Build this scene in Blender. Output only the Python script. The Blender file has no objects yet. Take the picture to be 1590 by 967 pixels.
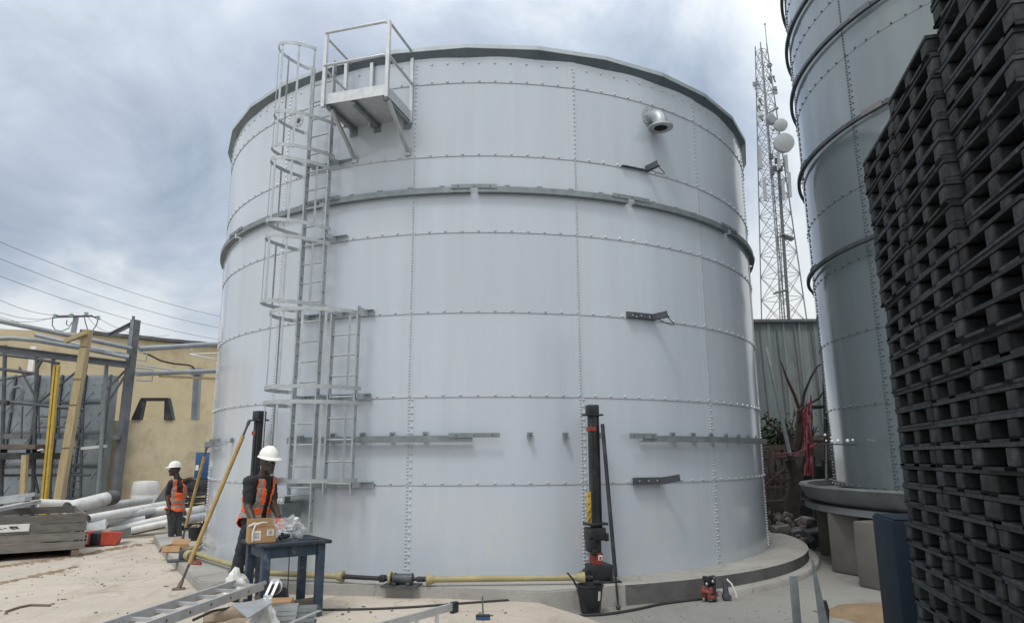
import bpy, bmesh, math, random
from mathutils import Vector, Matrix, noise
random.seed(7)
PI = math.pi
rad = math.radians
SC = bpy.context.scene
COL = SC.collection

# ------------------------------------------------------------------ camera
FPX, TILT, ROLL, CZ = 1075.39, rad(11.906), -0.00509, 1.69
_c, _s = math.cos(ROLL), math.sin(ROLL)
def ray(px, py):
    u = (px - 795) / FPX; v = (483.5 - py) / FPX
    u, v = _c*u - _s*v, _s*u + _c*v
    return Vector((u, math.cos(TILT) - v*math.sin(TILT), math.sin(TILT) + v*math.cos(TILT)))
def V(px, py, Y):
    d = ray(px, py); return d * (Y / d.y) + Vector((0, 0, CZ))
def G(px, py, z=0.0):
    d = ray(px, py); return d * ((z - CZ) / d.z) + Vector((0, 0, CZ))
cam_d = bpy.data.cameras.new('camera'); cam = bpy.data.objects.new('camera', cam_d); COL.objects.link(cam)
Xv = Vector((1, 0, 0)); Fv = Vector((0, math.cos(TILT), math.sin(TILT))); Uv = Vector((0, -math.sin(TILT), math.cos(TILT)))
cx, cy, cz = _c*Xv + _s*Uv, -_s*Xv + _c*Uv, -Fv
cam.matrix_world = Matrix(((cx.x, cy.x, cz.x, 0), (cx.y, cy.y, cz.y, 0), (cx.z, cy.z, cz.z, CZ), (0, 0, 0, 1)))
cam_d.sensor_width = 36; cam_d.lens = FPX / 1590 * 36; cam_d.clip_start = 0.05; cam_d.clip_end = 3000
SC.camera = cam

# ------------------------------------------------------------------ materials
def L(c): return (c[0], c[1], c[2], 1)
class NT:
    def __init__(s, name):
        s.m = bpy.data.materials.new(name); s.m.use_nodes = True
        s.t = s.m.node_tree; s.b = s.t.nodes['Principled BSDF']
        s.tc = s.t.nodes.new('ShaderNodeTexCoord')
    def n(s, typ, **kw):
        x = s.t.nodes.new(typ)
        for k, v in kw.items():
            if k in x.inputs: x.inputs[k].default_value = v
            else: setattr(x, k, v)
        return x
    def l(s, a, b): s.t.links.new(a, b)
    def noise(s, scale, detail=4, rough=.55, stretch=None, dist=0):
        src = s.tc.outputs['Object']
        if stretch:
            mp = s.n('ShaderNodeMapping'); mp.inputs['Scale'].default_value = stretch
            s.l(src, mp.inputs['Vector']); src = mp.outputs['Vector']
        x = s.n('ShaderNodeTexNoise', Scale=scale, Detail=detail, Roughness=rough, Distortion=dist)
        s.l(src, x.inputs['Vector']); return x.outputs['Fac']
    def ramp(s, fac, p0, p1, c0=(0,0,0), c1=(1,1,1)):
        r = s.n('ShaderNodeValToRGB'); e = r.color_ramp.elements
        e[0].position, e[1].position, e[0].color, e[1].color = p0, p1, L(c0), L(c1)
        s.l(fac, r.inputs['Fac']); return r.outputs['Color']
    def mix(s, fac, a, b, mode='MIX'):
        x = s.n('ShaderNodeMix', data_type='RGBA', blend_type=mode)
        for sock, v in ((x.inputs['Factor'], fac), (x.inputs['A'], a), (x.inputs['B'], b)):
            if isinstance(v, (int, float)): sock.default_value = v
            elif isinstance(v, (tuple, list)): sock.default_value = L(v)
            else: s.l(v, sock)
        return x.outputs['Result']
    def bump(s, fac, strength, dist=.01, prev=None):
        b = s.n('ShaderNodeBump', Strength=strength, Distance=dist); s.l(fac, b.inputs['Height'])
        if prev: s.l(prev, b.inputs['Normal'])
        return b.outputs['Normal']
MC = {}
def M(name, col, rough=.6, metal=0.0, var=.18, scale=5, bump=0.0, bscale=30, dirt=None, dirt_amt=.5, dscale=3, stretch=None, rand=0.0, spec=.5):
    if name in MC: return MC[name]
    k = NT(name)
    f = k.noise(scale, 5, .6, stretch)
    c = k.ramp(f, .3, .7, tuple(x*(1-var) for x in col), tuple(min(1, x*(1+var)) for x in col))
    if dirt:
        d = k.noise(dscale, 8, .68, stretch, .4)
        c = k.mix(k.ramp(d, .62-dirt_amt*.3, .74), c, dirt)
    if rand:
        oi = k.n('ShaderNodeObjectInfo')
        r = k.n('ShaderNodeMapRange'); r.inputs['To Min'].default_value = 1-rand; r.inputs['To Max'].default_value = 1+rand
        k.l(oi.outputs['Random'], r.inputs['Value'])
        hs = k.n('ShaderNodeHueSaturation'); k.l(r.outputs['Result'], hs.inputs['Value']); k.l(c, hs.inputs['Color']); c = hs.outputs['Color']
    k.l(c, k.b.inputs['Base Color'])
    rr = k.n('ShaderNodeMapRange'); rr.inputs['To Min'].default_value = max(.03, rough-.08); rr.inputs['To Max'].default_value = min(1, rough+.1)
    k.l(k.noise(scale*2.3, 4), rr.inputs['Value']); k.l(rr.outputs['Result'], k.b.inputs['Roughness'])
    k.b.inputs['Metallic'].default_value = metal
    k.b.inputs['Specular IOR Level'].default_value = spec
    if bump: k.l(k.bump(k.noise(bscale, 6, .65, stretch), bump), k.b.inputs['Normal'])
    MC[name] = k.m; return k.m

def tank_paint(name, col, dust):
    k = NT(name)
    st = k.noise(1.2, 6, .6, (3.5, 3.5, .22))
    c = k.ramp(st, .3, .72, tuple(x*.945 for x in col), tuple(min(1, x*1.035) for x in col))
    bl = k.noise(.55, 3, .5)
    c = k.mix(k.ramp(bl, .45, .62), c, k.mix(.55, c, tuple(x*y for x, y in zip(col, (1.0, .985, 1.0)))))
    # grime: dusty splashes low on the sheets, few smudges higher up
    sep = k.n('ShaderNodeSeparateXYZ'); k.l(k.tc.outputs['Object'], sep.inputs['Vector'])
    low = k.n('ShaderNodeMapRange'); low.inputs['From Min'].default_value = .1; low.inputs['From Max'].default_value = 1.3
    low.inputs['To Min'].default_value = 1; low.inputs['To Max'].default_value = 0; k.l(sep.outputs['Z'], low.inputs['Value'])
    d = k.ramp(k.noise(2.2, 8, .7, (1, 1, .6), .8), .5, .72)
    mm = k.n('ShaderNodeMath', operation='MULTIPLY'); k.l(d, mm.inputs[0]); k.l(low.outputs['Result'], mm.inputs[1])
    c = k.mix(mm.outputs[0], c, dust)
    sm = k.ramp(k.noise(3.1, 9, .75, None, 1.2), .70, .78)
    sm2 = k.n('ShaderNodeMath', operation='MULTIPLY'); sm2.inputs[1].default_value = .5; k.l(sm, sm2.inputs[0])
    c = k.mix(sm2.outputs[0], c, tuple(x*.72 for x in col))
    # each sheet has its own slight tone
    at = k.n('ShaderNodeMath', operation='ARCTAN2'); ng = k.n('ShaderNodeMath', operation='MULTIPLY'); ng.inputs[1].default_value = -1
    k.l(sep.outputs['Y'], ng.inputs[0]); k.l(sep.outputs['X'], at.inputs[0]); k.l(ng.outputs[0], at.inputs[1])
    dv = k.n('ShaderNodeMath', operation='MULTIPLY_ADD'); dv.inputs[1].default_value = 57.2958/25.15; dv.inputs[2].default_value = 10/25.15 + 20; k.l(at.outputs[0], dv.inputs[0])
    fl = k.n('ShaderNodeMath', operation='FLOOR'); k.l(dv.outputs[0], fl.inputs[0]); oi = k.n('ShaderNodeObjectInfo')
    cb3 = k.n('ShaderNodeCombineXYZ'); k.l(fl.outputs[0], cb3.inputs['X']); k.l(oi.outputs['Random'], cb3.inputs['Y'])
    wn = k.n('ShaderNodeTexWhiteNoise', noise_dimensions='3D'); k.l(cb3.outputs[0], wn.inputs['Vector'])
    vr = k.n('ShaderNodeMapRange'); vr.inputs['To Min'].default_value = .955; vr.inputs['To Max'].default_value = 1.035; k.l(wn.outputs['Value'], vr.inputs['Value'])
    hv = k.n('ShaderNodeHueSaturation'); k.l(vr.outputs['Result'], hv.inputs['Value']); k.l(c, hv.inputs['Color']); c = hv.outputs['Color']
    k.l(c, k.b.inputs['Base Color'])
    rr = k.n('ShaderNodeMapRange'); rr.inputs['To Min'].default_value = .09; rr.inputs['To Max'].default_value = .2
    k.l(k.noise(1.7, 5, .6, (2, 2, .5)), rr.inputs['Value']); k.l(rr.outputs['Result'], k.b.inputs['Roughness'])
    b1 = k.bump(k.noise(.5, 2, .4, (1, 1, 1.3)), .12, .12)
    k.l(k.bump(k.noise(90, 2), .03, .002, b1), k.b.inputs['Normal'])
    MC[name] = k.m; return k.m
PAINT = tank_paint('white_tank_paint', (.465, .515, .575), (.55, .54, .52))
PAINT2 = tank_paint('grey_tank_paint', (.15, .185, .20), (.19, .21, .215))
_p = PAINT2.node_tree.nodes['Principled BSDF']; _p.inputs['Coat Weight'].default_value = .8; _p.inputs['Coat Roughness'].default_value = .08
M('seam_bolt', (.52, .545, .57), .34, .3, .1)
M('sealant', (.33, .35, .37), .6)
M('dark_bolt', (.10, .12, .13), .4, .3)
M('galvanised', (.40, .43, .45), .42, .45, .16, 9, .05, 60)
M('galvanised_dull', (.20, .23, .245), .5, .35, .2, 7, .05, 60)
M('rim_steel', (.11, .14, .165), .42, .25, .15, 4)
M('rim_edge', (.40, .45, .48), .4, .3, .12, 4)
M('aluminium', (.52, .54, .56), .40, .6, .12, 12, .03, 80)
M('black_steel', (.022, .026, .03), .45, .2, .3, 8, .1, 60, (.10, .095, .085), .3)
M('dark_steel', (.07, .08, .095), .55, .3, .3, 5, .1, 40, (.14, .13, .12), .4)
M('beam_steel', (.12, .135, .155), .55, .2, .3, 3, .12, 40, (.20, .18, .16), .5, 2)
M('pipe_grey', (.26, .29, .32), .45, .2, .2, 3, .06, 30, (.33, .32, .3), .4)
M('pvc_pipe', (.62, .63, .62), .38, 0, .14, 4, .04, 40, (.38, .35, .31), .45, 3)
M('pvc_grey', (.42, .45, .47), .4, 0, .14, 4, .04, 40, (.33, .31, .28), .45, 3)
M('pipe_dark', (.05, .055, .06), .7)
M('red_steel', (.24, .035, .028), .5, 0, .25, 12)
M('red_worn', (.20, .055, .05), .6, 0, .4, 14, .2, 40, (.10, .07, .065), .5, 9)
M('red_plastic', (.50, .075, .045), .45, 0, .2, 8, .05, 40, (.25, .09, .07), .3)
M('yellow_shaft', (.33, .285, .14), .55, 0, .2, 6, .08, 40, (.30, .27, .2), .45, 4)
M('yellow_paint', (.45, .31, .05), .5, 0, .2, 8, .05, 50, (.28, .2, .08), .35)
M('pole_yellow', (.38, .265, .095), .55, 0, .22, 9, .08, 60, (.28, .21, .12), .35)
M('timber_yellow', (.36, .29, .165), .75, 0, .2, 3, .2, 20, (.26, .21, .13), .4, 2, (8, 8, .7))
M('timber_grey', (.17, .16, .145), .85, 0, .22, 3, .25, 14, (.11, .10, .095), .45, 2, (1.2, 1.2, 6), .22)
M('timber_brown', (.17, .13, .105), .85, 0, .3, 5, .35, 20, (.10, .085, .075), .5, 3)
M('pallet_top', (.013, .017, .022), .62, 0, .35, 6, .3, 40, (.060, .063, .066), .42, 9, None, .55, .3)
M('pallet_block', (.014, .017, .021), .7, 0, .35, 9, .4, 30, (.055, .055, .056), .45, 10, None, .55, .3)
M('plastic_black', (.018, .02, .024), .4, 0, .3, 8, .05, 40, (.08, .075, .07), .3)
M('cardboard', (.36, .225, .115), .8, 0, .12, 6, .08, 60)
M('paper_brown', (.33, .26, .19), .85, 0, .2, 5, .3, 12)
M('paper_white', (.68, .68, .67), .7, 0, .08, 8)
M('ink', (.05, .05, .055), .7)
M('white_plastic', (.66, .67, .66), .4, 0, .08, 3, .03, 20, (.5, .48, .44), .3)
M('table_blue', (.028, .052, .085), .5, 0, .35, 9, .15, 40, (.22, .24, .26), .22, 7)
M('table_top', (.03, .04, .055), .7, 0, .35, 6, .25, 30, (.09, .085, .08), .42, 7, None, 0, .25)
M('blue_paint', (.02, .075, .20), .45, 0, .2, 4)
M('navy_panel', (.006, .015, .028), .65, 0, .2, 2, .03, 20, None, .5, 3, None, 0, .25)
M('wall_yellow', (.50, .43, .285), .85, 0, .09, 1.2, .12, 18, (.36, .29, .17), .4, 1.1)
M('wall_tan', (.57, .495, .35), .88, 0, .12, 1.3, .15, 16, (.38, .32, .215), .42, 1.6)
M('wall_cream', (.44, .37, .235), .85, 0, .1, 2, .1, 20)
M('roof_sheet', (.10, .10, .105), .7, 0, .3, 2, .1, 20)
M('tank_panel', (.20, .235, .26), .5, .1, .22, 1.6, .08, 20, (.12, .135, .145), .45, 1.4)
M('rope_green', (.30, .40, .37), .5)
M('concrete_block', (.13, .122, .11), .9, 0, .16, 1.8, .2, 25, (.11, .105, .095), .4, 1.5)
M('concrete_lip', (.15, .165, .172), .8, 0, .14, 2.5, .15, 30, (.10, .11, .11), .45, 2)
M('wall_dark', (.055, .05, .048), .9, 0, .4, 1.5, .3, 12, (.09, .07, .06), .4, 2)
M('rust_beam', (.11, .08, .068), .85, 0, .4, 4, .3, 25, (.17, .14, .12), .4, 4)
M('bark', (.045, .034, .03), .9, 0, .4, 8, .5, 30)
M('leaf', (.035, .06, .03), .7, 0, .5, 5)
M('pink_tape', (.26, .06, .08), .6, 0, .5, 14)
M('rubble', (.15, .142, .132), .9, 0, .35, 5, .5, 20)
M('mast_steel', (.20, .215, .23), .5, .4, .15, 2)
M('mast_dark', (.08, .09, .10), .6)
M('dish_grey', (.29, .31, .32), .5, 0, .08, 2)
M('dish_back', (.22, .25, .28), .5, 0, .1, 2)
M('sand', (.23, .165, .10), .95, 0, .2, 6, .5, 40)
M('cable', (.03, .031, .034), .55)
M('skin', (.045, .029, .022), .45, 0, .15, 20)
M('shirt_dark', (.022, .025, .031), .85, 0, .25, 14, .25, 25)
M('trousers_navy', (.018, .024, .036), .85, 0, .25, 14, .3, 20, (.075, .072, .068), .35, 5)
M('trousers_grey', (.06, .062, .064), .85, 0, .25, 14, .3, 20)
M('boot', (.04, .036, .032), .8, 0, .3, 14, .2, 30, (.16, .14, .115), .5, 9)
M('vest_orange', (.80, .125, .03), .7, 0, .14, 10, .3, 22, (.50, .10, .04), .35, 7)
M('vest_band', (.22, .215, .20), .5, 0, .15, 20)
M('vest_dark', (.10, .03, .02), .7)
M('helmet', (.76, .76, .74), .3, 0, .04, 6)
M('glove_red', (.55, .10, .06), .7)
M('eye_white', (.45, .42, .38), .4)
def shed_mat():
    k = NT('corrugated_sheet')
    c = k.ramp(k.noise(1.3, 6, .6, (2.5, 2.5, .25)), .3, .7, (.19, .225, .235), (.29, .325, .335))
    c = k.mix(k.ramp(k.noise(1.1, 8, .7, (1.6, 1.6, .35), .6), .56, .72), c, (.16, .13, .095))
    k.l(c, k.b.inputs['Base Color']); k.b.inputs['Roughness'].default_value = .55; k.b.inputs['Metallic'].default_value = .15
    MC['corrugated'] = k.m
shed_mat()
def ground_mat(name, a, b, stain, s1=.35):
    k = NT(name)
    c = k.ramp(k.noise(s1, 7, .62), .32, .68, a, b)
    c = k.mix(k.ramp(k.noise(1.6, 9, .7, (1, .45, 1), .7), .54, .76), c, stain)
    fine = k.noise(22, 6, .75)
    c = k.mix(.5, c, k.mix(1.0, c, k.ramp(fine, .25, .75, (.72, .72, .72), (1.22, 1.22, 1.22)), 'MULTIPLY'))
    sp = k.ramp(k.noise(60, 2, .5), .70, .76); c = k.mix(sp, c, tuple(x*.55 for x in a))
    vo = k.n('ShaderNodeTexVoronoi', feature='DISTANCE_TO_EDGE', Scale=.33)
    ds = k.n('ShaderNodeMapping'); k.l(k.tc.outputs['Object'], ds.inputs['Vector'])
    nz = k.n('ShaderNodeTexNoise', Scale=1.4, Detail=5); k.l(k.tc.outputs['Object'], nz.inputs['Vector'])
    mv = k.n('ShaderNodeMix', data_type='RGBA', blend_type='ADD'); mv.inputs['Factor'].default_value = .9
    k.l(ds.outputs['Vector'], mv.inputs['A']); k.l(nz.outputs['Color'], mv.inputs['B']); k.l(mv.outputs['Result'], vo.inputs['Vector'])
    cr = k.ramp(vo.outputs['Distance'], .002, .007, (1,1,1), (0,0,0))
    crm = k.n('ShaderNodeMath', operation='MULTIPLY'); k.l(cr, crm.inputs[0]); crm.inputs[1].default_value = .35
    c = k.mix(crm.outputs[0], c, tuple(x*.5 for x in a))
    k.l(c, k.b.inputs['Base Color']); k.b.inputs['Roughness'].default_value = .88; k.b.inputs['Specular IOR Level'].default_value = .25
    n1 = k.bump(k.noise(3, 5, .6), .35, .03); k.l(k.bump(k.noise(35, 6, .7), .45, .012, n1), k.b.inputs['Normal'])
    MC[name] = k.m
ground_mat('yard_concrete', (.40, .36, .31), (.545, .495, .425), (.32, .275, .22))
ground_mat('lower_concrete', (.225, .225, .212), (.285, .283, .265), (.18, .178, .17))
ground_mat('dark_concrete', (.085, .09, .092), (.17, .17, .165), (.12, .12, .115), .9)
ground_mat('pad_concrete', (.31, .305, .285), (.41, .40, .375), (.24, .24, .23), .9)
def film_mat():
    k = NT('clear_film'); k.b.inputs['Base Color'].default_value = (.62, .64, .66, 1); k.b.inputs['Roughness'].default_value = .25
    k.b.inputs['Alpha'].default_value = .38; k.b.inputs['Specular IOR Level'].default_value = .8
    MC['clear_film'] = k.m
film_mat()

# ------------------------------------------------------------------ mesh builder
class MB:
    def __init__(s): s.bm = bmesh.new(); s.mi = 0
    def mat(s, i): s.mi = i; return s
    def face(s, vs):
        try:
            f = s.bm.faces.new(vs); f.material_index = s.mi; return f
        except ValueError: return None
    def v(s, p): return s.bm.verts.new(p)
    def loops(s, rings, closed=True, cap0=True, cap1=True):
        R = [[s.v(p) for p in r] for r in rings]
        for a, b in zip(R, R[1:]):
            n = len(a)
            for i in range(n if closed else n-1):
                s.face((a[i], a[(i+1) % n], b[(i+1) % n], b[i]))
        if closed and cap0 and len(R[0]) > 2: s.face(R[0][::-1])
        if closed and cap1 and len(R[-1]) > 2: s.face(R[-1])
        return s
    def box(s, c, d, m=None, bev=0):
        x, y, z = d[0]/2, d[1]/2, d[2]/2
        P = [Vector((i*x, j*y, k*z)) for k in (-1, 1) for j in (-1, 1) for i in (-1, 1)]
        c = Vector(c)
        P = [(m @ p if m else p) + c for p in P]
        if bev:
            before = set(s.bm.faces)
        vs = [s.v(p) for p in P]
        es = []
        for q in ((0,2,3,1), (4,5,7,6), (0,1,5,4), (2,6,7,3), (0,4,6,2), (1,3,7,5)): es.append(s.face([vs[i] for i in q]))
        if bev:
            ed = list({e for f in es for e in f.edges})
            r = bmesh.ops.bevel(s.bm, geom=ed, offset=bev, segments=2, affect='EDGES', profile=.5)
            for f in r['faces']: f.material_index = s.mi
        return s
    def bar(s, p, q, w, h, up=(0, 0, 1)):
        p, q = Vector(p), Vector(q); d = (q-p).normalized(); up = Vector(up)
        x = d.cross(up)
        if x.length < 1e-4: x = d.cross(Vector((1, 0, 0)))
        x.normalize(); y = x.cross(d).normalized()
        off = [(-w/2, -h/2), (w/2, -h/2), (w/2, h/2), (-w/2, h/2)]
        return s.loops([[e + x*a + y*b for a, b in off] for e in (p, q)])
    def tube(s, pts, r, n=10, cap=True, r1=None):
        pts = [Vector(p) for p in pts]; rings = []; N = len(pts)
        prev = None
        for i, p in enumerate(pts):
            d = (pts[min(i+1, N-1)] - pts[max(i-1, 0)]).normalized()
            if prev is None:
                x = d.cross(Vector((0, 0, 1)));
                if x.length < .05: x = d.cross(Vector((1, 0, 0)))
            else: x = prev - d * prev.dot(d)
            x.normalize(); prev = x; y = d.cross(x)
            rr = r if r1 is None else r + (r1-r)*i/max(1, N-1)
            rings.append([p + x*rr*math.cos(2*PI*k/n) + y*rr*math.sin(2*PI*k/n) for k in range(n)])
        return s.loops(rings, True, cap, cap)
    def ringtube(s, p, q, ro, ri, n=20):   # open pipe with a wall and a dark bore
        p, q = Vector(p), Vector(q); d = (q-p).normalized(); x = d.cross(Vector((0,0,1))); x.normalize(); y = d.cross(x)
        C = lambda c, r: [c + x*r*math.cos(2*PI*k/n) + y*r*math.sin(2*PI*k/n) for k in range(n)]
        s.loops([C(p+d*.4, ri), C(p, ri), C(p, ro), C(q, ro), C(q, ri), C(q-d*.4, ri)])
        return s
    def lathe(s, prof, n=32, c=(0, 0, 0), m=None, cap=True):
        c = Vector(c); rings = []
        for r, z in prof:
            ring = []
            for k in range(n):
                p = Vector((r*math.cos(2*PI*k/n), r*math.sin(2*PI*k/n), z)); ring.append((m @ p if m else p) + c)
            rings.append(ring)
        return s.loops(rings, True, cap, cap)
    def prism(s, poly, z0, z1, n=None):
        return s.loops([[Vector((p[0], p[1], z0)) for p in poly], [Vector((p[0], p[1], z1)) for p in poly]])
    def arc(s, prof, c, a0, a1, n, cap=True):  # closed profile (r,z) swept round c, angles: 0 faces the viewer side (-Y)
        rings = []
        for i in range(n+1):
            a = a0 + (a1-a0)*i/n
            rings.append([Vector((c[0]+r*math.sin(a), c[1]-r*math.cos(a), z)) for r, z in prof])
        return s.loops(rings, True, cap, cap)
    def ell(s, c, ax, ay, az, n=14, mlat=10):
        c = Vector(c); ax, ay, az = Vector(ax), Vector(ay), Vector(az)
        rings = [[c + az*math.cos(PI*j/mlat) + (ax*math.cos(2*PI*k/n) + ay*math.sin(2*PI*k/n))*math.sin(PI*j/mlat) for k in range(n)] for j in range(1, mlat)]
        R = [[s.v(p) for p in r] for r in rings]
        for a, b in zip(R, R[1:]):
            for i in range(n): s.face((a[i], b[i], b[(i+1) % n], a[(i+1) % n]))
        t, b_ = s.v(c+az), s.v(c-az)
        for i in range(n): s.face((t, R[0][i], R[0][(i+1) % n])); s.face((R[-1][i], b_, R[-1][(i+1) % n]))
        return s
    def capsule(s, p, q, r0, r1, n=12):
        p, q = Vector(p), Vector(q); d = (q-p); ln = d.length; d.normalize()
        x = d.cross(Vector((0, 0, 1)))
        if x.length < .05: x = d.cross(Vector((1, 0, 0)))
        x.normalize(); y = d.cross(x); rings = []
        for t in (-80, -50, -20, 0): rings.append((p + d*r0*math.sin(rad(t)), r0*math.cos(rad(t))))
        for t in (0, 20, 50, 80): rings.append((q + d*r1*math.sin(rad(t)), r1*math.cos(rad(t))))
        return s.loops([[c + x*r*math.cos(2*PI*k/n) + y*r*math.sin(2*PI*k/n) for k in range(n)] for c, r in rings])
    def bolt(s, p, nrm, r=.018, h=.014, n=6):
        p, nrm = Vector(p), Vector(nrm).normalized(); x = nrm.cross(Vector((0,0,1))); x.normalize(); y = nrm.cross(x)
        rings = [[p + nrm*hh + (x*math.cos(2*PI*k/n) + y*math.sin(2*PI*k/n))*rr for k in range(n)] for hh, rr in ((0, r), (h*.6, r*.95), (h, r*.5))]
        return s.loops(rings, True, False, True)
    def build(s, name, mats, root=None, parent=None, smooth=40, recalc=True):
        bm = s.bm
        if recalc: bmesh.ops.recalc_face_normals(bm, faces=bm.faces)
        me = bpy.data.meshes.new(name); 
        if root is not None:
            bm.transform(root.matrix_basis.inverted()); org = None
        else:
            xs = [v.co for v in bm.verts]
            mn = Vector([min(p[i] for p in xs) for i in range(3)]); mx = Vector([max(p[i] for p in xs) for i in range(3)])
            org = Vector(((mn.x+mx.x)/2, (mn.y+mx.y)/2, mn.z)); bm.transform(Matrix.Translation(-org))
        bm.to_mesh(me); bm.free()
        for m in (mats if isinstance(mats, (list, tuple)) else [mats]): me.materials.append(MC[m] if isinstance(m, str) else m)
        if smooth is not None:
            me.polygons.foreach_set('use_smooth', [True]*len(me.polygons)); me.set_sharp_from_angle(angle=rad(smooth))
        o = bpy.data.objects.new(name, me); COL.objects.link(o)
        if root is not None: o.parent = parent if parent is not None else root
        else: o.location = org
        return o
def tag(o, label=None, cat=None, group=None, kind=None):
    for k, v in (('label', label), ('category', cat), ('group', group), ('kind', kind)):
        if v: o[k] = v
    return o
def empty(name, loc, label, cat, group=None, rz=0):
    o = bpy.data.objects.new(name, None); COL.objects.link(o); o.empty_display_size = .2
    o.matrix_basis = Matrix.Translation(Vector(loc)) @ Matrix.Rotation(rz, 4, 'Z')
    return tag(o, label, cat, group)
def lerp(a, b, t): return Vector(a)*(1-t) + Vector(b)*t

RZ_ = lambda a: Matrix.Rotation(a, 3, 'Z')
# ------------------------------------------------------------------ setting: ground
mb = MB()
N = 24
for ring in (1,):
    mb.prism([(-900, -900), (900, -900), (900, 900), (-900, 900)], -.9, -.11)
tag(mb.build('ground', 'lower_concrete', smooth=None), kind='structure')
mb = MB()
mb.prism([(-60, -3), (1.9, -3), (1.55, 6.3), (.77, 8.03), (.27, 8.85), (.2, 9.6), (-3, 13), (-2, 30), (2, 48), (-60, 48)], -.30, 0)
tag(mb.build('yard_slab', 'yard_concrete', smooth=None), kind='structure')
# the storage tank
TX, TY, TR = -.4774, 14.9024, 5.4115
TZ0 = .131
ROWS = [7.206, 6.036, 4.866, 3.696, 2.526, 1.356]
TTOP = 7.70
def tp(a, r=0.0, z=0.0):
    a = rad(a); return Vector((TX + (TR+r)*math.sin(a), TY - (TR+r)*math.cos(a), z))
def tn(a): a = rad(a); return Vector((math.sin(a), -math.cos(a), 0))
def tt(a): a = rad(a); return Vector((math.cos(a), math.sin(a), 0))
# foundation: straight front shoulders and a round right side
mb = MB()
poly = [(-7.6, 15.3), (-6.57, 13.51), (-5.35, 11.55), (-4.13, 9.62), (-3.6, 9.50), (-1.5, 9.20), (.05, 8.86), (.33, 8.78), (.85, 8.99)]
a = 14
while a < 250:
    poly.append((TX + 6.05*math.sin(rad(a)), TY - 6.05*math.cos(rad(a)))); a += 4
mb.prism(poly, -.2, TZ0)
bmesh.ops.bevel(mb.bm, geom=[e for e in mb.bm.edges if all(v.co.z > 0 for v in e.verts)], offset=.02, segments=2, affect='EDGES')
mb.bm.normal_update()
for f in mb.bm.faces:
    if abs(f.normal.z) < .3 and f.calc_center_median().x > 1.2: f.material_index = 1  # upright faces on the right get the darker concrete
fd = mb.build('tank_foundation', ['pad_concrete', 'dark_concrete']); tag(fd, 'pale concrete foundation slab under the big white tank', 'foundation')
mb = MB(); prof = [(6.05, -.2), (6.22, -.2), (6.22, -.05), (6.20, -.025), (6.05, -.025)]
mb.arc(prof, (TX, TY), rad(31), rad(110), 40)
tag(mb.build('foundation_step', 'pad_concrete'), 'low curved concrete step along the right foot of the tank foundation', 'step')

tank = empty('storage_tank', (TX, TY, TZ0), 'large white bolted steel storage tank with dark rim, filling the middle of the yard', 'tank')
SEAMS = [-85.5, -66.6, -35.2, -10.0, 15.2, 40.4, 65.6, 84]
levels = [TZ0] + [z-.022 for z in ROWS[::-1]] + [TTOP]
rnd = random.Random(3)
for k in range(7):
    z0, z1 = levels[k], levels[k+1] + (.05 if k < 6 else 0)
    dr = .009*k
    mb = MB()
    prof = [(TR+dr, z0), (TR+dr, z1), (TR+dr-.005, z1), (TR+dr-.005, z0)]
    mb.arc(prof, (TX, TY), 0, 2*PI, 180, False)
    # bolts along the lower edge
    mb.mat(1)
    if k > 0:
        for i in range(-38, 39):
            a = i*2.5 + .05
            mb.bolt(tp(a, dr, z0+.026), tn(a), .018, .016)
    if k == 6:
        for i in range(-38, 39):
            a = i*2.5; mb.bolt(tp(a, dr, 7.505), tn(a), .018, .017)
    pitch = [.0455, .0455, .041, .041, .041, .072, .072][k]
    for a0 in SEAMS:
        # lap edge of the vertical seam
        n = int((z1-z0-.1)/pitch)
        for i in range(n+1):
            z = z0+.05+i*pitch
            if k == 6 and z > 7.50: break
            mb.bolt(tp(a0, dr, z), tn(a0), .0165, .017)
            if k < 2 and i % 2 == 0:
                a1 = a0+.46; mb.bolt(tp(a1, dr, z), tn(a1), .0185, .019)
        mb.mat(0)
        mb.arc([(TR+dr-.001, z0+.001), (TR+dr+.0035, z0+.001), (TR+dr+.0035, z1-.03), (TR+dr-.001, z1-.03)], (TX, TY), rad(a0-1.0), rad(a0+.75 if k < 2 else a0+.42), 3)
        mb.mat(1)
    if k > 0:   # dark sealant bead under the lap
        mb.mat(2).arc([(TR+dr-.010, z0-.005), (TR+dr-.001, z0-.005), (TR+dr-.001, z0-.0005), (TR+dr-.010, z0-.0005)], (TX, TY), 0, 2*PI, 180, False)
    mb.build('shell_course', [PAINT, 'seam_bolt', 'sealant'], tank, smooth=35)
# straight rim segments over the top edge
seg = 11.25
for i in range(32):
    a0, a1 = -2.0 + i*seg, -2.0 + (i+1)*seg
    if not (-100 < ((a0+180) % 360)-180 < 105): continue
    mb = MB()
    A, B = tp(a0, 0, 0), tp(a1, 0, 0); nA, nB = tn(a0), tn(a1)
    rings = []
    for P, n_ in ((A, nA), (B, nB)):
        rings.append([P + n_*r + Vector((0, 0, z)) for r, z in ((.15, 7.695), (.158, 7.70), (.158, 7.765), (.13, 7.785), (.0, 7.80), (.0, 7.77), (.145, 7.755))])
    mb.loops(rings)
    mb.build('rim_segment', 'rim_edge', tank, smooth=25)
    mb = MB(); mb.loops([[P + n_*r + Vector((0, 0, z)) for r, z in ((.062, 7.60), (.07, 7.60), (.146, 7.695), (.146, 7.752), (.062, 7.75))] for P, n_ in ((A, nA), (B, nB))])
    mb.build('rim_flange', 'rim_steel', tank, smooth=25)
mb = MB(); mb.lathe([(TR+.02, 7.76), (TR-.1, 7.78), (2.5, 7.9), (.05, 7.98)], 64, (TX, TY, 0)); mb.build('roof', 'galvanised_dull', tank)
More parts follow.
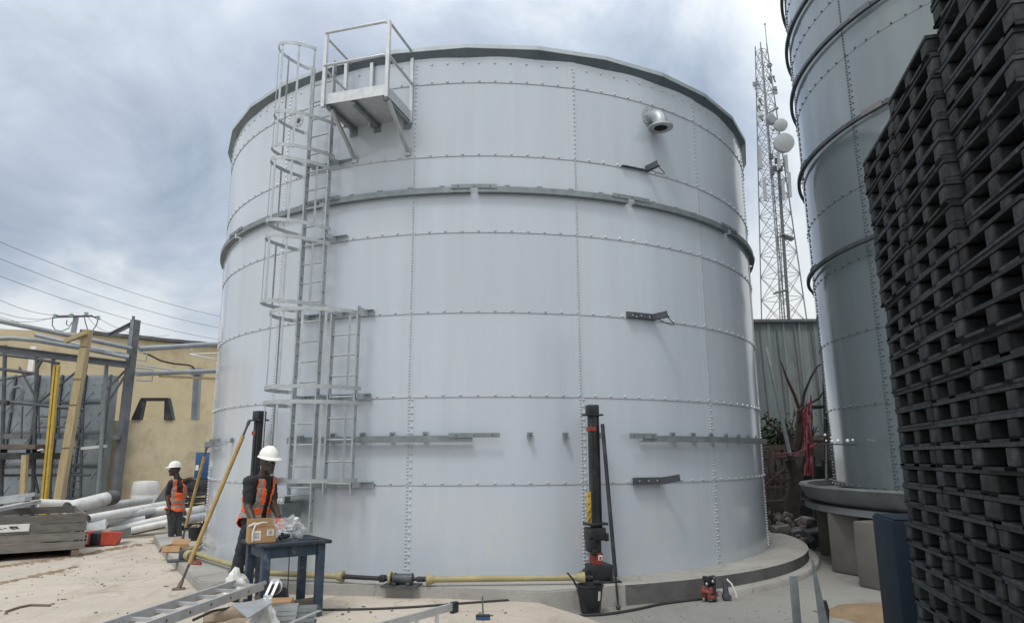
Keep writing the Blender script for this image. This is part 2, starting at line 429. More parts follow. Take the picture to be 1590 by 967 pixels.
# wind girder: angle segments with splice plates and small clips
def girder(a0, a1, z, clips, depth=.125, h=.085):
    n = max(2, int(abs(a1-a0)/2))
    mb = MB(); d0 = .034
    mb.arc([(TR+d0, z), (TR+depth, z), (TR+depth, z+h), (TR+depth-.008, z+h), (TR+depth-.008, z+.008), (TR+d0, z+.008)], (TX, TY), rad(a0), rad(a1), n)
    g = mb.build('wind_girder', 'galvanised_dull', tank, smooth=30)
    for ac in clips:
        mb = MB()
        m = Matrix(((tt(ac).x, tn(ac).x, 0), (tt(ac).y, tn(ac).y, 0), (0, 0, 1)))
        mb.box(tp(ac, .045, z+.10), (.075, .012, .075), m); mb.box(tp(ac, .08, z+.066), (.075, .07, .008), m)
        mb.mat(1).bolt(tp(ac, .051, z+.105), tn(ac), .014, .012)
        mb.build('clip', ['galvanised_dull', 'dark_bolt'], tank)
def splice(a0, a1, z, r=.128, h=.06):
    mb = MB(); mb.arc([(TR+r, z), (TR+r+.01, z), (TR+r+.01, z+h), (TR+r, z+h)], (TX, TY), rad(a0), rad(a1), 8)
    for f in (.15, .5, .85):
        ac = a0 + (a1-a0)*f; mb.mat(1).bolt(tp(ac, r+.01, z+h*.5), tn(ac), .011, .01)
    mb.build('splice_plate', ['galvanised_dull', 'dark_bolt'], tank)
edges = [-100.6, -75.6, -50.6, -25.6, -.6, 24.4, 49.4, 74.4, 99.4]
for a0, a1 in zip(edges, edges[1:]):
    girder(a0+.55, a1-.55, 5.42, [a0+5, a0+10, a0+15, a0+20])
    splice(a1-3.4, a1+3.4, 5.475)
girder(-75, -53.0, 1.90, [-70, -62]); splice(-55, -49.6, 1.955)
girder(-30.0, -.6, 1.90, [-22, -17, -12.3, -7.4]); splice(-29.5, -26.5, 1.95); splice(-3.9, 3.2, 1.955)
girder(24.6, 64.5, 1.90, [31, 35.5, 40, 44.5, 49, 53.5, 58]); splice(22.3, 27, 1.94, .128, .075)
for ac in (7.5, 12.7, 17.8, -47.2, -38):
    mb = MB(); m = Matrix(((tt(ac).x, tn(ac).x, 0), (tt(ac).y, tn(ac).y, 0), (0, 0, 1)))
    mb.box(tp(ac, .035, 1.985), (.075, .012, .075), m); mb.box(tp(ac, .08, 1.95), (.075, .09, .008), m)
    mb.mat(1).bolt(tp(ac, .041, 1.99), tn(ac), .014, .012)
    mb.build('clip', ['galvanised_dull', 'dark_bolt'], tank)
# angle brackets waiting for a second ladder
for z, ex, ey in ((6.07, 1021, 253), (3.72, 1036, 487), (1.36, 1056, 741)):
    mb = MB()
    mb.arc([(TR+.03, z-.045), (TR+.04, z-.045), (TR+.04, z+.05), (TR+.03, z+.05)], (TX, TY), rad(23.2), rad(28.6), 6)
    mb.arc([(TR+.041, z-.045), (TR+.10, z-.045), (TR+.10, z-.037), (TR+.041, z-.037)], (TX, TY), rad(23.2), rad(28.6), 6)
    e0 = tp(28.0, .05, z); e1 = V(ex, ey, 9.92)
    mb.bar(e0, e1, .01, .09); mb.bar(e0+Vector((.028, .0, -.043)), e1+Vector((.028, 0, -.043)), .06, .008)
    for ac in (24.3, 25.9, 27.5): mb.mat(1).bolt(tp(ac, .04, z), tn(ac), .014, .012)
    b = mb.build('bracket', ['dark_steel', 'galvanised'], tank)
    if z > 2:
        mb = MB(); c0 = lerp(e0, e1, .35); c1 = e1
        pts = [c0 + Vector((0, 0, -.05))] + [lerp(c0, c1, t) + Vector((.16*math.sin(PI*t), 0, -.05-.11*math.sin(PI*t))) for t in (.2, .4, .6, .8, .95)] + [c1]
        mb.tube(pts, .007, 6); mb.build('wire_loop', 'dark_steel', tank, b)
# flanged outlet elbow, upper right
mb = MB(); ac = 29.8; c0 = tp(ac, 0, 6.97); n_, t_ = tn(ac), tt(ac); zz = Vector((0, 0, 1))
Rb = .19
path = [c0 + n_*.02]; path += [c0 + n_*(.06 + Rb*math.sin(rad(t))) - zz*(Rb*(1-math.cos(rad(t)))) for t in range(0, 91, 10)]
path.append(path[-1] - zz*.05)
mb.tube(path, .115, 24, False)
def flange(mb, c, d, ro, ri, th, nb=8):
    d = Vector(d).normalized(); x = d.cross(zz); 
    if x.length < .1: x = d.cross(Vector((1, 0, 0)))
    x.normalize(); y = d.cross(x); C = lambda o, r: [c + d*o + (x*math.cos(2*PI*k/28) + y*math.sin(2*PI*k/28))*r for k in range(28)]
    mb.loops([C(0, ri), C(0, ro), C(th, ro), C(th, ri)], True, False, False)
    for k in range(nb):
        p = c + d*th + (x*math.cos(2*PI*k/nb) + y*math.sin(2*PI*k/nb))*(ro*.5+ri*.5); mb.bolt(p, d, .014, .014)
flange(mb, c0 + n_*.03, n_, .19, .11, .022); flange(mb, path[-1], -zz, .19, .105, .025)
mb.mat(1); mb.loops([[path[-1] + zz*.1 + (n_*math.cos(2*PI*k/24)+t_*math.sin(2*PI*k/24))*.1 for k in range(24)], [path[-1] - zz*.02 + (n_*math.cos(2*PI*k/24)+t_*math.sin(2*PI*k/24))*.106 for k in range(24)]], True, True, False)
mb.build('outlet_elbow', ['galvanised', 'pipe_dark'], tank, recalc=False)
mb = MB(); ac = -32.7; flange(mb, tp(ac, .03, 7.02), tn(ac), .10, .045, .02, 6); mb.mat(1).tube([tp(ac, .01, 7.02), tp(ac, .045, 7.02)], .045, 16)
mb.build('nozzle', ['galvanised', 'pipe_dark'], tank)

# ------------------------------------------------------------------ caged ladder on the tank
lad = empty('caged_ladder', tp(-25.6, .25, TZ0), 'tall silver caged ladder fixed up the left front of the white tank', 'ladder')
SO = .25
aL, aR, bL, bR = -27.7, -23.4, -21.4, -17.15
def stile(a, z0, z1):
    mb = MB(); m = tn(a); mb.bar(tp(a, SO, z0), tp(a, SO, z1), .026, .075, m)
    z = z0+.12
    while z < z1-.05:
        mb.mat(1).bolt(tp(a, SO, z)+tt(a)*.0132, tt(a), .013, .004, 8); z += .29
    mb.mat(0).build('stile', ['galvanised', 'dark_bolt'], lad)
stile(aL, .98, 7.72); stile(aR, .72, 7.72)
stile(bL, 1.22, 3.70); stile(bR, 1.22, 3.78)
z = 1.30
while z < 7.6:
    mb = MB(); mb.tube([tp(aL, SO, z), tp(aR, SO, z)], .014, 8); mb.build('rung', 'galvanised', lad); z += .29
z = 1.36
while z < 3.6:
    mb = MB(); mb.tube([tp(bL, SO, z), tp(bR, SO, z)], .014, 8); mb.build('rung', 'galvanised', lad); z += .29
# horseshoe hoops: f from 0 (left stile) to 1 (right stile)
def hoop_pt(a0, a1, f, z, depth, bulge):
    P0, P1 = tp(a0, SO, z), tp(a1, SO, z); mid = (P0+P1)/2; am = (a0+a1)/2; n_, t_ = tn(am - 15), tt(am); w = (P1-P0).length/2
    th = PI*(f*1.16-.08)
    cxx = -math.cos(th); sy = math.sin(th)
    if f <= 0.02: return P0
    if f >= .98: return P1
    return mid + t_*(cxx*(w+bulge)) + n_*(depth*.12 + depth*.88*max(-.12, sy))
def hoop(a0, a1, z, depth, bulge, f1=1.0):
    mb = MB(); pts = [hoop_pt(a0, a1, f1*i/32, z, depth, bulge) for i in range(33)]
    rings = []
    for i, p in enumerate(pts):
        d = (pts[min(i+1, 32)]-pts[max(i-1, 0)]).normalized(); x = d.cross(zz).normalized()
        rings.append([p + x*sx*.004 + zz*sz*.026 for sx, sz in ((-1, -1), (1, -1), (1, 1), (-1, 1))])
    mb.loops(rings); mb.build('cage_hoop', 'galvanised', lad, smooth=30)
def strap(a0, a1, f, z0, z1, depth, bulge):
    mb = MB(); p, q = hoop_pt(a0, a1, f, z0, depth, bulge), hoop_pt(a0, a1, f, z1, depth, bulge)
    p2 = hoop_pt(a0, a1, f+.02, z0, depth, bulge); d = (p2-p).normalized(); x = d.cross(zz).normalized()
    mb.bar(p - x*.007 - zz*.03, q - x*.007 + zz*.03, .006, .032, d); mb.build('cage_strap', 'galvanised', lad)
D, B = .74, .10
for z in (6.62, 6.10, 5.90, 4.97, 4.74, 3.81): hoop(aL, aR, z, D, B)
hoop(aL, aR, 7.72, D, B, .80)
for z0, z1, fs in ((6.10, 7.72, (.2, .36, .52, .68, .79)), (4.97, 5.90, (.2, .36, .52, .68, .85)), (3.81, 4.74, (.2, .36, .52, .68, .85))):
    for f in fs: strap(aL, aR, f, z0, z1, D, B)
for z in (3.66, 2.62, 2.42, 1.41): hoop(aL, bR, z, D, .10)
for z0, z1 in ((2.62, 3.66), (1.41, 2.42)):
    for f in (.13, .25, .37, .50, .62, .74, .87): strap(aL, bR, f, z0, z1, D, .10)
for z, a0, a1 in ((6.08, aL-1.2, -20.6), (4.88, aL-1.2, -20.9), (3.72, aL-1.0, -15.8), (2.53, aL-1.0, -15.8), (1.345, aL-1.0, -14.9)):
    mb = MB()
    mb.arc([(TR+.04, z-.04), (TR+.05, z-.04), (TR+.05, z+.04), (TR+.04, z+.04)], (TX, TY), rad(a0), rad(a1), 10)
    mb.arc([(TR+.051, z+.032), (TR+.11, z+.032), (TR+.11, z+.04), (TR+.051, z+.04)], (TX, TY), rad(a0), rad(a1), 10)
    for aa in ([aL, aR] + ([bL, bR] if z < 4 else [])):
        mb.bar(tp(aa+.5, .05, z), tp(aa+.32, SO+.03, z), .008, .07)
        mb.mat(1).bolt(tp(aa+1.2, .05, z), tn(aa), .013, .01); mb.mat(0)
    mb.build('standoff', ['rim_edge', 'galvanised'], lad)

# folded step and hopper plate under the ladder
hp = empty('perforated_landing', tp(-29.3, .2, .85), 'silver perforated landing plate on the ladder foot, behind the worker in the orange vest', 'platform')
mb = MB(); am = -28.4; n_, t_ = tn(am), tt(am); c = tp(am, .30, 1.20)
m = Matrix(((t_.x, n_.x, 0), (t_.y, n_.y, 0), (0, 0, 1)))
mb.box(c, (.62, .5, .012), m); mb.build('deck', 'aluminium', hp)
mb = MB(); mb.box(c + n_*.257 - zz*.045, (.64, .014, .1), m); mb.build('apron', 'galvanised', hp)
mb = MB()
for i in range(11): mb.bolt(c + n_*.265 - zz*.045 + t_*(-.28+i*.056), n_, .024, .004, 10)
mb.build('edge_hole', 'white_plastic', hp)
mb = MB(); P = lambda s_, d_, z: c + t_*s_ + n_*d_ + zz*z
mb.loops([[P(-.30, .2, -.09), P(.22, .2, -.09), P(.22, -.2, -.09), P(-.30, -.2, -.09)], [P(-.12, .14, -.22), P(.2, .16, -.36), P(.2, -.16, -.36), P(-.12, -.14, -.22)]])
mb.build('hopper', 'galvanised_dull', hp)

# ------------------------------------------------------------------ access platform at the rim
pa = -16.2; PN, PT = tn(pa), tt(pa); pz = 6.63
plat = empty('access_platform', tp(pa, .4, pz), 'silver access platform with handrails hanging on the tank rim beside the ladder top', 'platform')
def pp(s_, d_, z): return tp(pa, d_, z) + PT*s_      # s along the tank, d away from it
pm = Matrix(((PT.x, PN.x, 0), (PT.y, PN.y, 0), (0, 0, 1)))
mb = MB(); mb.box(pp(0, .41, pz+.02), (1.0, .80, .03), pm); mb.build('deck', 'aluminium', plat)
mb = MB(); mb.box(pp(0, .818, pz+.07), (1.02, .012, .16), pm); mb.box(pp(.506, .41, pz+.07), (.012, .80, .16), pm); mb.box(pp(-.506, .30, pz+.07), (.012, .55, .16), pm); mb.build('toe_board', 'aluminium', plat)
for s_, d_, z1 in ((-.47, .84, pz+1.10), (.525, .84, pz+1.12), (.525, .03, pz+1.02), (-.505, .20, pz+1.02), (-.12, .10, pz+1.0)):
    mb = MB(); mb.box(pp(s_, d_, (pz-.06+z1)/2), (.05, .05, z1-pz+.06), pm); mb.build('post', 'aluminium', plat)
for zr, nm in ((pz+1.10, 'handrail'), (pz+.58, 'midrail')):
    mb = MB(); k_ = .06
    pts = [pp(-.505, .0, zr), pp(-.505, .79, zr), pp(-.47, .865, zr), pp(.46, .865, zr), pp(.53, .80, zr), pp(.53, .03, zr)]
    mb.tube(pts[1:], .021, 10); mb.build(nm, 'aluminium', plat)
    mb = MB(); mb.tube([pp(-.49, .80, zr-.03), pp(-.49, .05, zr-.03)], .019, 10); mb.build(nm, 'aluminium', plat)
for s_ in (-.42, -.02, .47):
    mb = MB(); mb.box(pp(s_, .40, pz-.03), (.055, .78, .06), pm); mb.box(pp(s_, .045, pz-.06), (.12, .012, .16), pm); mb.build('beam', 'galvanised_dull', plat)
for s_ in (-.42, .47):
    mb = MB(); mb.bar(pp(s_+.03, .74, pz-.05), pp(s_*.98+.03, .06, pz-.50), .045, .045); mb.box(pp(s_*.98+.03, .045, pz-.52), (.09, .02, .11), pm); mb.build('brace', 'galvanised', plat)

# ------------------------------------------------------------------ tall grey tank on the right
SX, SY, SR = 9.965, 11.578, 4.352
SROWS = [9.508 - 1.17*i for i in range(-4, 8)]
silo = empty('grey_tank', (SX, SY, 1.2), 'tall glossy grey-green bolted tank rising out of the picture behind the pallet stacks', 'tank')
def sp(a, r=0.0, z=0.0):
    a = rad(a); return Vector((SX + (SR+r)*math.sin(a), SY - (SR+r)*math.cos(a), z))
for i in range(len(SROWS)):
    z0 = SROWS[i]; z1 = SROWS[i-1] + .05 if i else z0 + 1.2
    if i == len(SROWS)-1: z0 = 1.2
    dr = .005*(len(SROWS)-i); mb = MB()
    mb.arc([(SR+dr, z0-.02), (SR+dr, z1-.02), (SR+dr-.005, z1-.02), (SR+dr-.005, z0-.02)], (SX, SY), 0, 2*PI, 150, False)
    mb.mat(1)
    for k in range(-46, 8):
        a_ = k*3.1; mb.bolt(sp(a_, dr, z0+.005), tn(a_), .02, .018)
    pitch = .055
    for a0 in (-138, -107.6, -77.6, -47, -16):
        for j in range(int((z1-z0-.06)/pitch)):
            mb.bolt(sp(a0, dr, z0+.05+j*pitch), tn(a0), .018, .016)
            if i > 5 and j % 2 == 0: mb.bolt(sp(a0+.75, dr, z0+.05+j*pitch), tn(a0), .018, .016)
    mb.build('shell_course', [PAINT2, 'dark_bolt'], silo, smooth=35)
for zr in (13.6, 12.3, 11.15, 9.98, 8.80, 7.05, 5.02):
    mb = MB(); z = zr
    mb.arc([(SR+.06, z), (SR+.125, z), (SR+.125, z+.06), (SR+.118, z+.06), (SR+.118, z+.008), (SR+.06, z+.008)], (SX, SY), rad(-150), rad(10), 80)
    g = mb.build('stiffener_ring', 'dark_steel', silo, smooth=30)
    for a0 in (-128, -99.5, -71, -42, -13):
        mb = MB(); mb.arc([(SR+.127, z-.005), (SR+.137, z-.005), (SR+.137, z+.085), (SR+.127, z+.085)], (SX, SY), rad(a0-2.6), rad(a0+2.6), 6); mb.build('splice_plate', 'beam_steel', silo, g)
mb = MB(); mb.lathe([(SR+.03, 15.3), (2, 15.8), (.1, 16)], 64, (SX, SY, 0)); mb.build('roof', 'galvanised_dull', silo)
# its raised concrete base
base = empty('tank_plinth', (SX, SY, -.11), 'raised round concrete base with a rolled lip under the grey tank', 'plinth')
mb = MB(); mb.arc([(3.0, 1.08), (4.78, 1.08), (4.80, 1.20), (4.93, 1.215), (4.95, 1.18), (4.90, 1.10), (4.84, .98), (4.70, .90), (3.0, .90)], (SX, SY), 0, 2*PI, 96, False)
mb.lathe([(4.6, 1.085), (.05, 1.19)], 48, (SX, SY, 0)); mb.build('lip', 'concrete_lip', base, smooth=50)
mb = MB(); mb.lathe([(.1, .895), (4.85, .895), (4.87, .80), (.1, .80)], 96, (SX, SY, 0)); mb.build('slab', 'concrete_lip', base, smooth=35)
for a0, r0 in ((-70, 4.3), (-20, 4.3), (-120, 4.3), (-170, 4.2)):
    c = Vector((SX + r0*math.sin(rad(a0)), SY - r0*math.cos(rad(a0)), 0))
    mb = MB(); mb.box(c + zz*.345, (.75, .75, .91), Matrix.Rotation(rad(a0), 3, 'Z'), .03); mb.build('column', 'concrete_block', base)
pc = empty('concrete_pier', (5.4, 10.8, -.11), 'rough stepped concrete pier under the edge of the grey tank base', 'pier')
mb = MB(); mb.box((5.62, 11.55, .345), (.95, .6, .90), RZ_(.42), .03); mb.build('rear_block', 'concrete_block', pc)
mb = MB(); mb.box((5.25, 10.25, .335), (.62, .5, .89), RZ_(.42), .03); mb.build('front_block', 'concrete_block', pc)
mb = MB()
random.seed(11)
pts = [(.42*math.cos(2*PI*k/18)*(1+.25*random.random()), .36*math.sin(2*PI*k/18)*(1+.3*random.random())) for k in range(18)]
mb.loops([[Vector((4.35 + x*f, 8.55 + y*f, -.112 + h)) for x, y in pts] for f, h in ((1.6, 0), (1.25, .03), (.8, .075), (.35, .10), (.05, .105))])
for v in mb.bm.verts: v.co += Vector((0, 0, .02*noise.noise(v.co*6)))
tag(mb.build('sand', 'sand'), 'low heap of brown sand on the ground beside the navy panel', 'sand heap', kind='stuff')
nv = empty('navy_cabinet', (4.0, 6.9, -.11), 'smooth dark navy cabinet between the concrete pier and the pallet stacks', 'cabinet')
mb = MB(); mb.box((3.97, 6.85, .515), (.86, .74, 1.19), Matrix.Rotation(-.25, 3, 'Z'), .02); mb.build('body', 'navy_panel', nv)
mb = MB(); mb.box((3.99, 6.85, 1.117), (.85, .73, .012), Matrix.Rotation(-.25, 3, 'Z'), .004); mb.build('lid', 'navy_panel', nv)

# ------------------------------------------------------------------ pallets
PL, PD, PH = .90, 1.10, .1435
def pallet_meshes():
    r = random.Random(2); out = []
    mb = MB()
    nb = 8
    for i in range(nb):
        y = -PD/2 + .045 + i*(PD-.09)/(nb-1)
        mb.box((0, y, PH-.010), (PL, .085, .018))
    mb.box((0, -PD/2+.01, PH-.0125), (PL, .02, .023), None)
    mb.box((0, PD/2-.01, PH-.0125), (PL, .02, .023), None)
    for x in (-PL/2+.008, PL/2-.008): mb.box((x, 0, PH-.0145), (.018, PD-.002, .022))
    out.append(('top_deck', mb, 'pallet_top'))
    mb = MB()
    for x in (-PL/2+.065, 0, PL/2-.065): mb.box((x, 0, .009), (.13, PD, .017))
    for y in (-PD/2+.05, 0, PD/2-.05): mb.box((0, y, .0095), (PL-.003, .10, .0175))
    out.append(('bottom_deck', mb, 'pallet_top'))
    mesh = []
    for nm, m_, mt in out:
        bm = m_.bm; bmesh.ops.recalc_face_normals(bm, faces=bm.faces); me = bpy.data.meshes.new(nm); bm.to_mesh(me); bm.free(); me.materials.append(MC[mt]); mesh.append((nm, me, None))
    mb = MB(); mb.box((0, 0, 0), (.125, .125, PH-.044), None, .012); bm = mb.bm; me = bpy.data.meshes.new('block'); bm.to_mesh(me); bm.free(); me.materials.append(MC['pallet_block'])
    for x in (-PL/2+.066, .02, PL/2-.066):
        for y in (-PD/2+.066, 0, PD/2-.066): mesh.append(('block', me, (x, y, (PH)/2-.003)))
    mb = MB(); mb.box((0, 0, 0), (PL-.26, .02, PH-.05)); bm = mb.bm; me = bpy.data.meshes.new('light_stop'); bm.to_mesh(me); bm.free(); me.materials.append(MC['pallet_block'])  # added board across the inside, stops light so the openings stay dark
    mesh.append(('light_stop', me, (0, .11, PH/2-.003)))
    return mesh
PMESH = pallet_meshes()
ORD = 'first second third fourth fifth sixth seventh eighth ninth tenth eleventh twelfth thirteenth fourteenth fifteenth sixteenth seventeenth eighteenth nineteenth twentieth'.split()
TENS = {20: 'twenty', 30: 'thirty'}
def ordinal(n):
    if n <= 20: return ORD[n-1]
    if n == 30: return 'thirtieth'
    return TENS[n//10*10] + '-' + ORD[n % 10 - 1]
az = rad(15); pu = Vector((math.sin(az), math.cos(az), 0)); pn = Vector((math.cos(az), -math.sin(az), 0))
rp = random.Random(21)
stack_def = [('stack touching the grey tank view', 5.27, 30, 0.0), ('middle stack', 4.42, 31, .01), ('stack nearest the camera', 3.53, 34, .0)]
names = ['the far stack', 'the middle stack', 'the nearest stack']
for si, (nm, Yc, n, off) in enumerate(stack_def):
    cface = Vector((1.585 + .268*Yc, Yc, 0)) + pn*off
    drift = Vector((0, 0, 0)); yaw0 = 0
    for i in range(n):
        if i % 9 == 0:
            drift = pn*rp.uniform(-.012, .012) + pu*rp.uniform(-.012, .012); yaw0 = rp.uniform(-.01, .01)
        c = cface + pn*(PD/2) + drift + pn*rp.gauss(0, .007) + pu*rp.gauss(0, .010)
        yaw = yaw0 + rp.gauss(0, .008)
        if si == 2 and i > 20: c += pn*.07; yaw += .03 if i % 5 else -.02
        if si == 2 and i in (12, 17): c += pn*-.05; yaw += .04
        root = bpy.data.objects.new('pallet', None); COL.objects.link(root); root.empty_display_size = .1
        root.matrix_basis = Matrix.Translation(c + zz*(-.11 + i*PH)) @ Matrix(((pu.x, -pn.x, 0, 0), (pu.y, -pn.y, 0, 0), (0, 0, 1, 0), (0, 0, 0, 1))) @ Matrix.Rotation(yaw, 4, 'Z') @ Matrix.Rotation(PI if rp.random() < .5 else 0, 4, 'Z')
        tag(root, 'dark grey pallet, %s from the top of %s beside the grey tank' % (ordinal(n-i), names[si]), 'pallet', 'dark pallets stacked on the right')
        for pname, me, loc in PMESH:
            o = bpy.data.objects.new(pname, me); COL.objects.link(o); o.parent = root
            if loc: o.location = loc

# ------------------------------------------------------------------ small helpers for the rest
def solid(name, mats, label, cat, fn, group=None, smooth=40, recalc=True):
    mb = MB(); fn(mb); o = mb.build(name, mats, smooth=smooth, recalc=recalc); return tag(o, label, cat, group)
def part(root, name, mats, fn, parent=None, smooth=40, recalc=True):
    mb = MB(); fn(mb); return mb.build(name, mats, root, parent, smooth, recalc)
def mframe(d, up=zz):   # columns: d, side, up
    d = Vector(d).normalized(); side = Vector(up).cross(d).normalized(); u = d.cross(side)
    return Matrix(((d.x, side.x, u.x), (d.y, side.y, u.y), (d.z, side.z, u.z)))
RZ = lambda a: Matrix.Rotation(a, 3, 'Z')

# ------------------------------------------------------------------ lifting jacks, shafts, props
def jack(a, label, dr=.30):
    c = tp(a, dr, 0); m = RZ(rad(a)); lx = tt(a); ly = -tn(a); P = lambda x, y, z: c + lx*x - ly*0 + tn(a)*y + zz*z
    r = empty('lifting_jack', c + zz*TZ0, label, 'jack', 'screw jacks lifting the white tank')
    part(r, 'base_plate', 'black_steel', lambda b: b.box(P(.02, 0, TZ0+.012), (.50, .34, .024), m, .004))
    def gb(b):
        b.box(P(.03, .0, .25), (.30, .24, .20), m, .02); b.box(P(-.14, .02, .24), (.10, .10, .10), m, .01); b.box(P(.0, .125, .25), (.18, .02, .14), m, .008)
        b.tube([P(-.14, .02, .24), P(-.24, .02, .24)], .028, 12)
        for x in (-.08, .14): b.tube([P(x, .13, .18), P(x, .16, .18)], .02, 8)
    part(r, 'gearbox', 'black_steel', gb)
    def colm(b):
        b.box(P(0, 0, 1.30), (.11, .10, 1.95), m, .006); b.box(P(0, .055, 1.30), (.05, .016, 1.93), m)
        b.box(P(.064, 0, 1.45), (.014, .12, 1.60), m)
    part(r, 'column', 'black_steel', colm)
    def carr(b):
        b.box(P(-.01, .0, .72), (.24, .19, .16), m, .015); b.box(P(-.085, .02, .60), (.10, .15, .20), m, .02)
        b.box(P(.0, .0, .845), (.28, .21, .03), m, .006); b.box(P(-.06, .06, .50), (.07, .08, .08), m, .015); b.box(P(.12, .03, .68), (.06, .12, .10), m, .012)
    part(r, 'carriage', 'black_steel', carr)
    part(r, 'red_band', 'red_steel', lambda b: b.box(P(0, .0, .42), (.131, .142, .14), m))
    def lab(b):
        b.box(P(.025, .0735, .43), (.058, .004, .062), m); b.mat(1).box(P(.025, .0762, .43), (.03, .003, .026), m).box(P(.025, .0762, .41), (.04, .003, .006), m)
    part(r, 'sticker', ['paper_white', 'red_steel'], lab)
    part(r, 'red_band', 'red_steel', lambda b: b.box(P(-.02, .0, 2.06), (.09, .131, .055), m))
    def cap(b):
        b.box(P(0, 0, 2.315), (.15, .14, .13), m, .012); b.box(P(0, 0, 2.245), (.26, .16, .022), m, .004)
    part(r, 'cap', 'black_steel', cap)
    return r, P, m
j1, P1, m1 = jack(15.75, 'black screw jack standing beside the black bucket, yellow plate bolted to its side')
def strip(b):
    b.box(P1(-.105, .05, 1.05), (.062, .02, .40), m1, .004)
    for z in (.9, 1.0, 1.1, 1.2): b.mat(1).bolt(P1(-.105, .061, z), tn(16.7), .012, .008)
    b.mat(0).tube([P1(-.14, .07, .88), P1(-.10, .085, .97), P1(-.14, .09, 1.0), P1(-.09, .08, 1.08)], .009, 6)
part(j1, 'lifting_plate', ['yellow_paint', 'dark_bolt'], strip)
jack(-35.0, 'black screw jack rising behind the worker in the orange vest, next to the ladder cage', .24)
solid('steel_rod', 'black_steel', 'long dark steel rod leaning on the black jack above the bucket', 'rod',
      lambda b: (b.tube([G(960, 942, -.10), lerp(G(960, 942, -.10), P1(.10, .10, 2.12), .16)], .014, 8), b.tube([lerp(G(960, 942, -.10), P1(.10, .10, 2.12), .155), P1(.10, .10, 2.12)], .026, 10), b.ell(G(960, 942, -.08), (.03, 0, 0), (0, .03, 0), (0, 0, .03))))
def shaft(p, q, label, ends=(1, 1), r=.037):
    p, q = Vector(p), Vector(q); d = (q-p).normalized(); s_ = empty('drive_shaft', (p+q)/2 - zz*.05, label, 'drive shaft', 'yellow drive shafts along the foot of the tank')
    part(s_, 'guard_tube', 'yellow_shaft', lambda b: b.tube([p, lerp(p, q, .5), q], r, 16))
    for e, sg, on in ((p, 1, ends[0]), (q, -1, ends[1])):
        if on:
            mm = mframe(d*sg); X = Matrix(((mm[0][1], mm[0][2], mm[0][0]), (mm[1][1], mm[1][2], mm[1][0]), (mm[2][1], mm[2][2], mm[2][0])))
            part(s_, 'guard_cone', 'yellow_shaft', lambda b: b.lathe([(.06, -.05), (.07, -.045), (.058, .02), (r+.004, .06)], 18, e, X))
            def jt(b):
                b.tube([e - d*sg*.05, e - d*sg*.15], .026, 10); b.box(e - d*sg*.10, (.05, .075, .05), mm, .01)
            part(s_, 'joint', 'black_steel', jt)
zs = .215
shaft(G(668, 899, zs), G(902, 896, zs), 'yellow drive shaft lying between the small gearbox and the black jack by the bucket')
shaft(G(418, 889, zs), G(528, 894, zs), 'yellow drive shaft ending at a thin dark bar, behind the blue table', (0, 1))
shaft(G(302, 859, zs), G(400, 888, zs), 'yellow drive shaft running from the foundation corner to the worker at the table', (1, 0))
shaft(G(298, 853, zs), G(331, 826, zs), 'short yellow drive shaft running back behind the tank from the foundation corner', (1, 0))
solid('connecting_bar', 'black_steel', 'thin dark steel bar linking a yellow shaft to the small gearbox', 'bar', lambda b: b.tube([G(533, 894.5, zs), G(590, 897.5, zs)], .028, 12))
gbx = empty('gearbox', G(626, 905, TZ0), 'small dark gearbox on a steel plate at the tank foot, under the bolt seam', 'gearbox')
gm = mframe(G(650, 899, zs) - G(600, 898, zs)); gc = G(624, 898, zs)
part(gbx, 'base_plate', 'dark_steel', lambda b: b.box(Vector((gc.x, gc.y, TZ0+.009)), (.46, .30, .016), gm))
def gbody(b):
    b.tube([gc - gm.col[0]*.10, gc + gm.col[0]*.13], .062, 18)
    for s_ in (-.10, .12): b.tube([gc + gm.col[0]*s_, gc + gm.col[0]*(s_+.02)], .072, 18)
    for s_ in (-.08, .1): b.box(gc + gm.col[0]*s_ - zz*.05, (.05, .17, .03), gm, .004)
part(gbx, 'housing', 'dark_steel', gbody)
part(gbx, 'flange', 'yellow_shaft', lambda b: b.tube([gc - gm.col[0]*.16, gc - gm.col[0]*.135], .085, 18))
part(gbx, 'coupling', 'black_steel', lambda b: (b.tube([gc - gm.col[0]*.30, gc - gm.col[0]*.10], .03, 12), b.box(gc - gm.col[0]*.25, (.09, .10, .085), gm, .02)))
part(gbx, 'coupling', 'black_steel', lambda b: (b.tube([gc + gm.col[0]*.12, gc + gm.col[0]*.36], .022, 12), b.box(gc + gm.col[0]*.25, (.12, .07, .06), gm, .015)))
cg = G(287, 861, .22); cgm = RZ(.5)
cgx = empty('corner_gearbox', Vector((cg.x, cg.y, TZ0)), 'dusty angle gearbox on the foundation corner between two yellow shafts', 'gearbox')
part(cgx, 'housing', 'dark_steel', lambda b: (b.box(cg, (.17, .15, .16), cgm, .03), b.tube([cg + Vector((.02, -.02, 0)), cg + Vector((.14, -.10, 0))], .055, 12), b.tube([cg, cg + Vector((.08, .18, 0))], .055, 12)))
part(cgx, 'base_plate', 'dark_steel', lambda b: b.box(Vector((cg.x-.03, cg.y-.02, TZ0+.012)), (.42, .26, .022), cgm))
part(cgx, 'guard_cone', 'yellow_shaft', lambda b: b.lathe([(.07, -.04), (.085, 0), (.075, .05), (.045, .08)], 18, cg + Vector((.08, -.05, 0)), mframe((0, 0, 1), (1, -.6, 0))))
